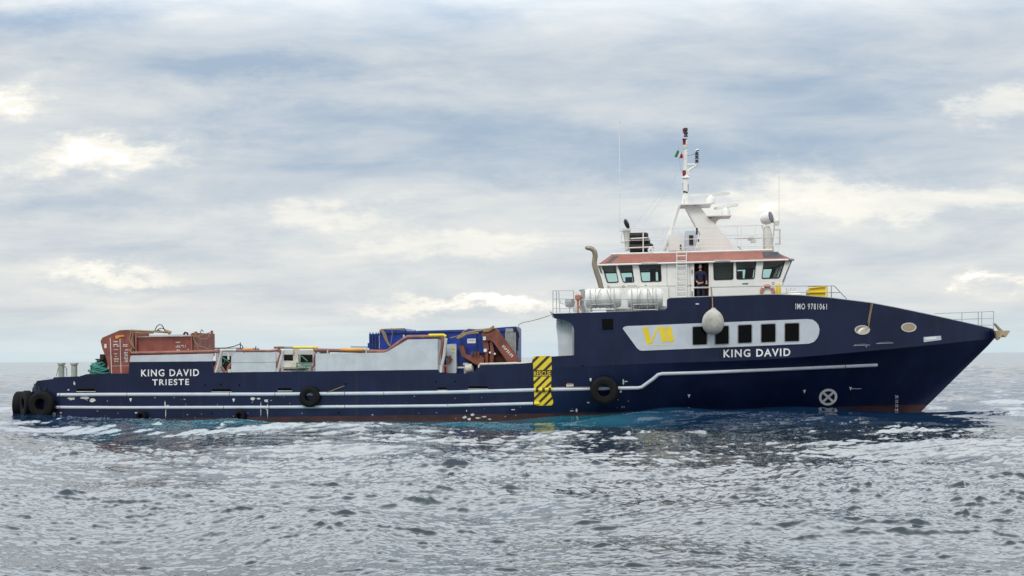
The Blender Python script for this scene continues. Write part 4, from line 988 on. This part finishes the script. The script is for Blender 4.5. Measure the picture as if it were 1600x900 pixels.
# ---- lifebuoy, yellow float, yellow box
c = P(1199, 455.5, YW-.08); t = thing('lifebuoy', c-Vector((0, 0, .36)), 'orange and white lifebuoy on the wall below the foremost side window', 'lifebuoy')
M4 = Matrix.Translation(c) @ Matrix.Rotation(R(90), 4, 'X')
pr = [(.27+.07*math.cos(a), .06*math.sin(a)) for a in np.linspace(0, 2*PI, 11)[:-1]]
MB().ring(pr, M4, 40).build('ring', 'lifering', t)
w_ = MB()
for k in range(4):
    a = PI/4+k*PI/2
    w_.tube([c+Vector((.27*math.cos(a+d), 0, .27*math.sin(a+d))) for d in (-.13, 0, .13)], .078, 10)
w_.build('white_wrap', 'mark', t)
c = P(1216.5, 452.5, YW-.1); t = MB().lathe([(.02, -.3), (.09, -.26), (.11, -.1), (.1, .12), (.08, .24), (.03, .29)], Matrix.Translation(c), 16)
tag(t.build('signal_light_float', 'yellow', base=c-Vector((0, 0, .3))), 'small yellow smoke float beside the lifebuoy', 'float')
t = thing('yellow_gangway', P(1278, 464, -3.2), 'yellow folded gangway box on the foredeck behind the rail', 'gangway')
yb = MB(); yb.flat([(1264, 452), (1270, 450), (1290, 448.5), (1290, 464), (1266, 464), (1263, 458)], -3.2, 1.0); yb.build('panel', 'yellow', t)
yb = tubes([[(1262, 457), (1294, 456.5)], [(1292, 447.5), (1292.5, 464)], [(1263, 450.5), (1292, 447.5)]], .035, -3.25); yb.build('tubular_frame', 'yellow', t)

# ---- flag
fg = thing('flag', P(1060, 247, -.1), 'small green, white and red flag flying beside the mast', 'flag')
def cloth(q, mat):
    vs = []
    for i in range(5):
        for j in range(4):
            u, v = i/4, j/3
            a = Vector(q[0]).lerp(Vector(q[1]), u); b = Vector(q[3]).lerp(Vector(q[2]), u); p = a.lerp(b, v)
            vs.append(P(p.x, p.y, -.1+.06*math.sin(p.x*.9+p.y*.3)))
    n0 = len(vs); fs = [(i*4+j, i*4+4+j, i*4+5+j, i*4+1+j) for i in range(4) for j in range(3)]
    MB().add(vs+[v+Vector((0, .008, 0)) for v in vs], fs+[tuple(k+n0 for k in reversed(f)) for f in fs]).build('flag_stripe', mat, fg)
cloth([(1058.5, 234.5), (1061.5, 236.5), (1057.5, 246), (1053.6, 245)], 'flaggreen'); cloth([(1061.3, 237), (1064, 240), (1062, 245.5), (1058.8, 243.5)], 'flagwhite'); cloth([(1064, 238.5), (1067.5, 243.5), (1067, 247.5), (1061.7, 247)], 'flagred')
MB().tube([P(1060, 228, -.1), P(1063, 262, -.1), P(1068, 275, 0)], .006, 4).build('halyard', 'steel', fg)

# ---- person in the doorway
def skin_body(name, joints, edges, mat, parent, lv=2):
    me = bpy.data.meshes.new(name); b0 = BASE[parent.name]
    me.from_pydata([Vector(j[:3]) for j in joints], edges, [])
    o = bpy.data.objects.new(name, me); COL.objects.link(o)
    md = o.modifiers.new('s', 'SKIN'); md.use_smooth_shade = True
    for i, j in enumerate(joints):
        rx = j[3]; ry = j[4] if len(j) > 4 else rx; me.skin_vertices[0].data[i].radius = (rx, ry)
    me.skin_vertices[0].data[0].use_root = True
    s = o.modifiers.new('u', 'SUBSURF'); s.levels = lv; s.render_levels = lv
    dg = bpy.context.evaluated_depsgraph_get(); nm = bpy.data.meshes.new_from_object(o.evaluated_get(dg))
    nm.materials.clear(); nm.materials.append(M[mat]); nm.polygons.foreach_set('use_smooth', [True]*len(nm.polygons))
    bpy.data.objects.remove(o)
    o = bpy.data.objects.new(name, nm); COL.objects.link(o); o.parent = parent; BASE[o.name] = b0
    return o
ht = P(1094, 413.5, -2.95); foot = Vector((ht.x, -2.95, ht.z-1.78))
man = thing('person', foot, 'person with grey hair in a navy sweater and navy trousers standing in the wheelhouse doorway', 'person')
body = skin_body('body', [(0, 0, .95, .12, .1), (0, 0, 1.12, .1, .08), (0, 0, 1.3, .11, .08), (0, 0, 1.4, .09, .07), (0, -.01, 1.5, .055), (0, -.02, 1.56, .06), (.17, 0, 1.38, .045), (.27, 0, 1.15, .04), (.27, -.13, .96, .036), (.265, -.2, .9, .03),
      (-.17, 0, 1.38, .045), (-.27, 0, 1.15, .04), (-.17, -.15, .96, .036), (-.1, -.19, .9, .03), (.09, 0, .88, .09), (.1, -.01, .5, .062), (.1, .02, .12, .045), (.1, -.12, .03, .04), (-.09, 0, .88, .09), (-.1, -.01, .5, .062), (-.1, .02, .12, .045), (-.1, -.12, .03, .04)],
     [(0, 1), (1, 2), (2, 3), (3, 4), (4, 5), (3, 6), (6, 7), (7, 8), (8, 9), (3, 10), (10, 11), (11, 12), (12, 13), (0, 14), (14, 15), (15, 16), (16, 17), (0, 18), (18, 19), (19, 20), (20, 21)], 'skin', man)
# head joined to the body mesh, with brow, nose, chin, ears
hd = bmesh.new(); hd.from_mesh(body.data)
r0 = bmesh.ops.create_uvsphere(hd, u_segments=20, v_segments=16, radius=.1)['verts']
for v in r0:
    c = v.co; c.x *= .76; c.y *= .95; c.z *= 1.22
    if c.z < -.02: c.x *= 1+c.z*2.2; c.y *= 1+c.z*.9
    if c.y < -.075 and abs(c.x) < .016 and -.045 < c.z < .015: c.y -= .024
    if c.y < -.05 and .014 < abs(c.x) < .045 and 0 < c.z < .025: c.y += .01
    c.z += 1.66; c.y -= .02
for s in (-1, 1):
    for v in bmesh.ops.create_uvsphere(hd, u_segments=8, v_segments=6, radius=.026)['verts']: v.co.x = v.co.x*.4+s*.077; v.co.z = v.co.z*1.3+1.655; v.co.y *= .7
hd.to_mesh(body.data); hd.free(); body.data.polygons.foreach_set('use_smooth', [True]*len(body.data.polygons))
skin_body('sweater', [(0, 0, .9, .16, .125), (0, 0, 1.12, .155, .12), (0, 0, 1.3, .18, .13), (0, 0, 1.42, .17, .12), (0, 0, 1.49, .085), (.19, 0, 1.4, .1), (.275, 0, 1.15, .068), (.27, -.11, .99, .054), (-.19, 0, 1.4, .1), (-.275, 0, 1.15, .068), (-.19, -.13, .99, .054)],
     [(0, 1), (1, 2), (2, 3), (3, 4), (3, 5), (5, 6), (6, 7), (3, 8), (8, 9), (9, 10)], 'navycloth', man)
skin_body('trousers', [(0, 0, .98, .14, .115), (.1, 0, .86, .11), (.11, -.01, .5, .085), (.11, .02, .08, .075), (-.1, 0, .86, .11), (-.11, -.01, .5, .085), (-.11, .02, .08, .075)], [(0, 1), (1, 2), (2, 3), (0, 4), (4, 5), (5, 6)], 'navycloth', man)
for sx, hx, hy in ((1, .265, -.2), (-1, -.1, -.19)):
    for k in range(4):
        ox = (k-1.5)*.02
        skin_body('finger', [(hx+ox*.7, hy, .9, .013), (hx+ox, hy-.05, .885, .011), (hx+ox, hy-.085, .86-.004*abs(k-1), .01), (hx+ox, hy-.085, .835, .008)], [(0, 1), (1, 2), (2, 3)], 'skin', man, 1)
    skin_body('thumb', [(hx-sx*.02, hy+.01, .905, .014), (hx-sx*.045, hy-.03, .895, .012), (hx-sx*.045, hy-.06, .88, .01)], [(0, 1), (1, 2)], 'skin', man, 1)
hr = bmesh.new(); bmesh.ops.create_uvsphere(hr, u_segments=20, v_segments=14, radius=.106)
for v in list(hr.verts):
    if v.co.z < .035 and v.co.y < .02 or v.co.z < -.04: hr.verts.remove(v)
for v in hr.verts: v.co = Vector((v.co.x*.79, v.co.y*.97-.018, v.co.z*1.21+1.663))
me = bpy.data.meshes.new('hair'); hr.to_mesh(me); hr.free(); me.materials.append(M['hair']); o = bpy.data.objects.new('hair', me); COL.objects.link(o); o.parent = man
fc = MB()
for s in (-1, 1): fc.box((s*.03-.012, -.113, 1.667), (s*.03+.012, -.1, 1.675))
fc.box((-.022, -.113, 1.592), (.022, -.1, 1.598)); fc.v = [v+BASE[man.name] for v in fc.v]
fc.build('eyes_and_mouth', 'lining', man)
bdg = MB().box((.06, -.16, 1.3), (.1, -.13, 1.33)); bdg.v = [v+BASE[man.name] for v in bdg.v]; bdg.build('badge', 'blue', man)

# ================================================================== THE SEA
def tile(Lm, N, lam_p, lam_min, lam_max, rms, wdir, spread, seed, power=4.0):
    rng = np.random.default_rng(seed); k1 = np.fft.fftfreq(N, Lm/N)*2*np.pi
    kx, ky = np.meshgrid(k1, k1, indexing='ij'); k = np.hypot(kx, ky); k[0, 0] = 1
    kp = 2*np.pi/lam_p; S = k**-power*np.exp(-1.25*(kp/k)**2)
    c = (kx*np.cos(wdir)+ky*np.sin(wdir))/k; S = S*(spread+(1-spread)*np.abs(c)**4)
    S[(k < 2*np.pi/lam_max) | (k > 2*np.pi/lam_min)] = 0; S[0, 0] = 0
    Z = np.sqrt(S)*(rng.normal(size=S.shape)+1j*rng.normal(size=S.shape))
    h = np.fft.ifft2(Z); sc_ = rms/h.real.std()
    dx = np.fft.ifft2(1j*kx/k*Z).real*sc_; dy = np.fft.ifft2(1j*ky/k*Z).real*sc_
    return h.real*sc_, dx, dy, Lm, N
def samp(a, Lm, N, x, y):
    u = (x/Lm*N) % N; v = (y/Lm*N) % N; i = np.floor(u).astype(int) % N; j = np.floor(v).astype(int) % N; fu = u-np.floor(u); fv = v-np.floor(v); i2 = (i+1) % N; j2 = (j+1) % N
    return a[i, j]*(1-fu)*(1-fv)+a[i2, j]*fu*(1-fv)+a[i, j2]*(1-fu)*fv+a[i2, j2]*fu*fv
WD = R(60)
T1 = tile(173., 512, 14., 3.5, 80., .115, WD, .12, 1)
T2 = tile(41., 1024, 1.9, .16, 9., .0155, R(72), .16, 2, 3.25)
T3 = tile(9.7, 512, .42, .05, 1.2, .0055, WD+.2, .35, 3, 3.6)
def sea():
    NX, NY = 1300, 900
    t = np.linspace(0, 1, NY)
    s = 1/(520*(1-t)**1.15+.25)                 # screen-uniform rows
    dist = F*2.8*s; dist = np.clip(dist, 0, 14000)
    dist = 12+(dist-dist[0])
    az = np.linspace(-.5, .5, NX)
    D, A = np.meshgrid(dist, az, indexing='ij')
    X = CAM.x+D*A/1.0; Yw = CAM.y+D
    cell = np.maximum(D*.0008, np.gradient(dist)[:, None]*np.ones_like(D))
    def fade(lam): return np.clip(1.6-cell/(lam*.5), 0.0, 1)
    # ship-local coordinate of each point, for the lee of the hull
    mi = np.array(MI); lx = mi[0, 0]*X+mi[0, 1]*Yw+mi[0, 3]; ly = mi[1, 0]*X+mi[1, 1]*Yw+mi[1, 3]
    edge = 15+3*samp(T1[0], 173., 512, X*1.3, Yw*1.3)/.1
    near = np.clip(1-(-B-ly)/edge, 0, 1)*(ly < 0)*np.clip((lx-7)/4, 0, 1)*np.clip((47-lx)/7, 0, 1)
    near = near**.6
    z = 0*X; ox = 0*X; oy = 0*X
    for (T, lam, chop, lee, ca, sa) in ((T1, 12, .9, 0, 1, 0), (T2, 1.5, 1.0, .62, .96, .28), (T3, .4, .2, .45, .83, -.557)):
        h, dx, dy, Lm, N_ = T; N = N_; u = X*ca+Yw*sa; v = -X*sa+Yw*ca; f = fade(lam)*(1-lee*near)
        # gusts vary the chop over the surface
        g = 1 if T is T1 else np.clip(.92+1.3*samp(T1[0], 173., 512, X*.7+31, Yw*.7+11), .6, 1.25)
        hh = samp(h, Lm, N, u, v); sg = h.std()
        if T is not T1: hh = hh+1.1*np.maximum(hh-(1.15 if T is T2 else 1.5)*sg, 0)
        z += hh*f*g
        if T is T2: unres = 1-f
        a = samp(dx, Lm, N, u, v)*f*chop*g; b = samp(dy, Lm, N, u, v)*f*chop*g
        ox += a*ca-b*sa; oy += a*sa+b*ca
    # long swell raised along the forward part of the hull, hollow amidships
    z += .33*np.exp(-((lx-35)/5.5)**2-((ly+7.0)/4.5)**2) - .12*np.exp(-((lx-21)/7)**2-((ly+6.0)/3.5)**2)+.015*np.exp(-((lx+1)/3)**2-((ly+5)/3)**2)
    z += .11; UN = np.clip(unres, 0, 1)*(1-near)
    X2 = X+ox; Y2 = Yw+oy
    V = np.stack([X2, Y2, z], -1).reshape(-1, 3).astype(np.float32)
    i, j = np.meshgrid(np.arange(NY-1), np.arange(NX-1), indexing='ij'); a = (i*NX+j).ravel()
    Fq = np.stack([a, a+1, a+NX+1, a+NX], -1)
    # the same sea continued as a plain sheet, all round
    n0 = len(V); W_ = 16000
    V = np.vstack([V, np.array([(-W_, -W_, -.55), (W_, -W_, -.55), (W_, W_, -.55), (-W_, W_, -.55)], np.float32)])
    Fq = np.vstack([Fq, [[n0, n0+1, n0+2, n0+3]]])
    me = bpy.data.meshes.new('sea'); me.vertices.add(len(V)); me.vertices.foreach_set('co', V.ravel())
    me.loops.add(Fq.size); me.loops.foreach_set('vertex_index', Fq.ravel().astype(np.int32))
    me.polygons.add(len(Fq)); me.polygons.foreach_set('loop_start', np.arange(0, Fq.size, 4, dtype=np.int32))
    at_ = me.attributes.new('far_ripple', 'FLOAT', 'POINT'); at_.data.foreach_set('value', np.concatenate([UN.ravel(), np.ones(4)]).astype(np.float32))
    me.polygons.foreach_set('use_smooth', np.ones(len(Fq), bool)); me.update(calc_edges=True); me.validate()
    o = bpy.data.objects.new('sea', me); COL.objects.link(o); o['kind'] = 'structure'
    return o
def sea_mat():
    mt, nt, N, L, bs = nodes('sea_water')
    co = N.new('ShaderNodeTexCoord').outputs['Object']
    # position in the ship's frame
    mp = N.new('ShaderNodeMapping'); mp.vector_type = 'TEXTURE'; mp.inputs['Location'].default_value = MS.translation; mp.inputs['Rotation'].default_value = MS.to_euler()
    L.new(co, mp.inputs['Vector']); sp = N.new('ShaderNodeSeparateXYZ'); L.new(mp.outputs[0], sp.inputs[0])
    lx, ly = sp.outputs['X'], sp.outputs['Y']
    n1 = noise(N, L, co, .35, 5); n2 = noise(N, L, co, 1.6, 8, .65)
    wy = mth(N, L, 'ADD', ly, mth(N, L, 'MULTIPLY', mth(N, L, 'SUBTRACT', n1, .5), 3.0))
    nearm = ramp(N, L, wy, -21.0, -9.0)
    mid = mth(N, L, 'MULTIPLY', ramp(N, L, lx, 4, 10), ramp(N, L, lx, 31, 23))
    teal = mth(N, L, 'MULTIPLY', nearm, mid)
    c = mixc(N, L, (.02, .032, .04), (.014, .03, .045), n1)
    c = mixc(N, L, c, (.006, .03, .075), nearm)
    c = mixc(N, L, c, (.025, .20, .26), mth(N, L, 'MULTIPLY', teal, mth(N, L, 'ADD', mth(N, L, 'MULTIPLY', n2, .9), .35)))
    # foam: wake at the stern, streaks along the side and at the bow
    fm = ramp(N, L, noise(N, L, co, 2.6, 10, .72, (1, 1.8, 1)), .6, .68)
    st = mth(N, L, 'MULTIPLY', ramp(N, L, lx, 3.0, -1.0), ramp(N, L, wy, -11, -4))
    st = mth(N, L, 'MULTIPLY', st, ramp(N, L, lx, -14, -3))
    st = mth(N, L, 'MULTIPLY', st, .6)
    bwf = mth(N, L, 'MULTIPLY', mth(N, L, 'MULTIPLY', ramp(N, L, lx, 38, 43), ramp(N, L, lx, 60, 46)), mth(N, L, 'MULTIPLY', ramp(N, L, wy, -8, -3), ramp(N, L, wy, 5, 1)))
    al = mth(N, L, 'MULTIPLY', teal, .35)
    hf = mth(N, L, 'MULTIPLY', mth(N, L, 'MULTIPLY', ramp(N, L, ly, -6.2, -4.9), .35), ramp(N, L, lx, 26, 14))
    al = mth(N, L, 'MAXIMUM', al, hf)
    amt = mth(N, L, 'MAXIMUM', mth(N, L, 'MAXIMUM', st, al), mth(N, L, 'MULTIPLY', bwf, .7))
    foam = mth(N, L, 'MULTIPLY', fm, amt)
    c = mixc(N, L, c, (.62, .66, .67), foam)
    L.new(c, bs.inputs['Base Color'])
    L.new(mth(N, L, 'ADD', mth(N, L, 'MULTIPLY', foam, .6), .06), bs.inputs['Roughness'])
    bs.inputs['IOR'].default_value = 1.55
    # wind ripples finer than the mesh, as tilts of the surface normal
    at = N.new('ShaderNodeAttribute'); at.attribute_name = 'far_ripple'
    def tilt(scale, sx, k, det):
        mp_ = N.new('ShaderNodeMapping'); mp_.inputs['Scale'].default_value = sx; L.new(co, mp_.inputs['Vector'])
        t = N.new('ShaderNodeTexNoise'); t.inputs['Scale'].default_value = scale; t.inputs['Detail'].default_value = det; t.inputs['Roughness'].default_value = .6; L.new(mp_.outputs[0], t.inputs['Vector'])
        a = N.new('ShaderNodeVectorMath'); a.operation = 'SUBTRACT'; L.new(t.outputs['Color'], a.inputs[0]); a.inputs[1].default_value = (.5, .5, .5)
        b = N.new('ShaderNodeVectorMath'); b.operation = 'SCALE'; L.new(a.outputs[0], b.inputs[0])
        if isinstance(k, bpy.types.NodeSocket): L.new(k, b.inputs['Scale'])
        else: b.inputs['Scale'].default_value = k
        return b.outputs[0]
    def vadd(a, b):
        n = N.new('ShaderNodeVectorMath'); n.operation = 'ADD'; L.new(a, n.inputs[0]); L.new(b, n.inputs[1]); return n.outputs[0]
    calm = mth(N, L, 'SUBTRACT', 1.0, mth(N, L, 'MULTIPLY', nearm, .25))
    geo = N.new('ShaderNodeNewGeometry')
    nn = vadd(geo.outputs['Normal'], tilt(11, (1, 1.3, 1), mth(N, L, 'MULTIPLY', calm, .17), 4))
    nn = vadd(nn, tilt(1.1, (.7, 1.2, 1), mth(N, L, 'MULTIPLY', at.outputs['Fac'], .8), 6))
    nz = N.new('ShaderNodeVectorMath'); nz.operation = 'NORMALIZE'; L.new(nn, nz.inputs[0])
    L.new(nz.outputs[0], bs.inputs['Normal'])
    return mt
so = sea(); so.data.materials.append(sea_mat())

# ================================================================== SKY AND LIGHT
SUN_EL, SUN_AZ = R(48), R(205)                 # azimuth from north (+Y) clockwise: behind the camera, to the left
w = bpy.data.worlds.new('World'); sc.world = w; w.use_nodes = True; nt = w.node_tree; N = nt.nodes; L = nt.links
bg = N['Background']
sky = N.new('ShaderNodeTexSky'); sky.sky_type = 'NISHITA'; sky.sun_disc = False; sky.sun_elevation = SUN_EL; sky.sun_rotation = SUN_AZ; sky.dust_density = 2.5
co = N.new('ShaderNodeTexCoord').outputs['Generated']
sp = N.new('ShaderNodeSeparateXYZ'); L.new(co, sp.inputs[0])
X, Y_, Z = sp.outputs
zz = mth(N, L, 'MAXIMUM', Z, 0.0)
den = mth(N, L, 'ADD', zz, .04)
cv = N.new('ShaderNodeCombineXYZ'); L.new(mth(N, L, 'DIVIDE', X, den), cv.inputs[0]); L.new(mth(N, L, 'DIVIDE', Y_, den), cv.inputs[1])
pc = cv.outputs[0]
ay = mth(N, L, 'MAXIMUM', mth(N, L, 'ABSOLUTE', Y_), .05)
a0 = mth(N, L, 'DIVIDE', X, ay); e0 = mth(N, L, 'DIVIDE', Z, ay)
ce = N.new('ShaderNodeCombineXYZ'); L.new(mth(N, L, 'MULTIPLY', a0, F/1500), ce.inputs[0]); L.new(mth(N, L, 'MULTIPLY', e0, F/1500), ce.inputs[1])
def nv(co_, scale, detail, sx, rough=.55, dist=0.0):
    mp = N.new('ShaderNodeMapping'); mp.inputs['Scale'].default_value = sx; L.new(co_, mp.inputs['Vector'])
    n = N.new('ShaderNodeTexNoise'); n.inputs['Scale'].default_value = scale; n.inputs['Detail'].default_value = detail; n.inputs['Roughness'].default_value = rough; n.inputs['Distortion'].default_value = dist
    L.new(mp.outputs[0], n.inputs['Vector']); return n.outputs['Fac']
big = nv(pc, .42, 9, (.6, 1, 1), .56, .5)
fine = nv(ce.outputs[0], 5, 11, (1, 4.6, 1), .6, .35)
w1 = mth(N, L, 'SUBTRACT', nv(ce.outputs[0], 7, 8, (1, 2.6, 1), .66), .5)
w2 = mth(N, L, 'SUBTRACT', nv(ce.outputs[0], 8, 8, (1, 2.2, 5), .66), .5)
aw = mth(N, L, 'ADD', a0, mth(N, L, 'MULTIPLY', w1, .23)); ew_ = mth(N, L, 'ADD', e0, mth(N, L, 'MULTIPLY', w2, .075))
acc = None
# cloud masses: (px, py, half width, half height, amount); + bright gap, - dark bank
for px, py, hw, hh, am in ((150, 245, 150, 26, .62), (800, 50, 1000, 60, -.2), (20, 155, 60, 26, .5), (520, 335, 110, 28, .35), (700, 385, 170, 22, .35), (200, 427, 130, 15, .45), (740, 474, 170, 12, .55), (1400, 315, 420, 32, .45), (1590, 160, 70, 30, .35), (560, 60, 160, 34, .1), (1130, 50, 240, 30, .1),
                           (1050, 240, 560, 56, -.34), (1350, 150, 300, 40, -.22), (450, 190, 240, 40, -.30), (130, 320, 260, 24, -.22), (420, 105, 300, 26, -.25), (1150, 410, 420, 35, -.08), (300, 385, 280, 18, -.12), (1560, 440, 60, 14, .5), (60, 30, 200, 30, -.2), (150, 455, 190, 10, -.1), (1000, 120, 500, 24, -.12)):
    d = wray(px, py); pa, pe = d.x/d.y, d.z/d.y
    u = mth(N, L, 'DIVIDE', mth(N, L, 'SUBTRACT', aw, pa), hw/F); v = mth(N, L, 'DIVIDE', mth(N, L, 'SUBTRACT', ew_, pe), hh/F)
    r2_ = mth(N, L, 'ADD', mth(N, L, 'MULTIPLY', u, u), mth(N, L, 'MULTIPLY', v, v))
    ex_ = mth(N, L, 'EXPONENT', mth(N, L, 'MULTIPLY', r2_, -1.0))
    if am > .3: ex_ = mth(N, L, 'MULTIPLY', mth(N, L, 'ADD', ramp(N, L, mth(N, L, 'ADD', ex_, mth(N, L, 'MULTIPLY', mth(N, L, 'SUBTRACT', fine, .5), .9)), .2, .9), ex_), .5)
    g = mth(N, L, 'MULTIPLY', ex_, am)
    acc = g if acc is None else mth(N, L, 'ADD', acc, g)
val = mth(N, L, 'ADD', mth(N, L, 'ADD', mth(N, L, 'MULTIPLY', mth(N, L, 'SUBTRACT', big, .5), .5), mth(N, L, 'MULTIPLY', mth(N, L, 'SUBTRACT', fine, .5), 1.0)), mth(N, L, 'ADD', mth(N, L, 'ADD', acc, mth(N, L, 'MULTIPLY', ramp(N, L, Z, .16, .04), .09)), .455))
cr_ = N.new('ShaderNodeValToRGB'); L.new(val, cr_.inputs[0]); el = cr_.color_ramp
for p, c in ((0.05, (.37, .465, .585)), (.3, (.455, .56, .68)), (.5, (.60, .72, .81)), (.7, (.69, .81, .885)), (.86, (.80, .87, .885)), (1.0, (.98, .945, .85))):
    e = el.elements[0] if p == 0.05 else (el.elements[1] if p == 1.0 else el.elements.new(p)); e.position = p; e.color = (*c, 1)
cloud = cr_.outputs[0]
# hazy band just above the horizon
hz_ = ramp(N, L, zz, .038, 0.0)
cloud = mixc(N, L, cloud, (.60, .74, .80), mth(N, L, 'MULTIPLY', hz_, .75))
# sky gain with height, weaker in front, plus an added bright band there
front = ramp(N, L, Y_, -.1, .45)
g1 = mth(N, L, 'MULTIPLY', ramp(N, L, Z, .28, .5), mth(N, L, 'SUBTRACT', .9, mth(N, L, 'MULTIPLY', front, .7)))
g2 = mth(N, L, 'MULTIPLY', mth(N, L, 'MULTIPLY', ramp(N, L, Z, .20, .38), ramp(N, L, Z, .85, .40)), mth(N, L, 'MULTIPLY', front, 2.0))  # bright band added ahead, above the view, so the water reflects brighter
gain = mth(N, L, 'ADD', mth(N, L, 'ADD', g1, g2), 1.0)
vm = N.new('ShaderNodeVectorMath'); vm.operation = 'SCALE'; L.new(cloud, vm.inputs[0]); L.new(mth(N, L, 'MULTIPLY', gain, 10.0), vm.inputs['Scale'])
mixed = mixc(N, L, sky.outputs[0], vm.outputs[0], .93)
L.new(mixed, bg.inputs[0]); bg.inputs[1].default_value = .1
sd = bpy.data.lights.new('sun', 'SUN'); sd.energy = 1.0; sd.angle = R(15); sd.color = (1, .95, .88); so_ = bpy.data.objects.new('sun', sd); COL.objects.link(so_)
dv = Vector((math.sin(SUN_AZ)*math.cos(SUN_EL), math.cos(SUN_AZ)*math.cos(SUN_EL), math.sin(SUN_EL))); so_.rotation_euler = dv.to_track_quat('Z', 'Y').to_euler()

vs_ = sc.view_settings; vs_.view_transform = 'Standard'; vs_.look = 'None'; vs_.exposure = 0.12; vs_.gamma = 1; vs_.use_curve_mapping = False
sc.render.engine = 'CYCLES'; sc.cycles.max_bounces = 6; sc.cycles.transparent_max_bounces = 12
sc.render.resolution_x = 1024; sc.render.resolution_y = 576
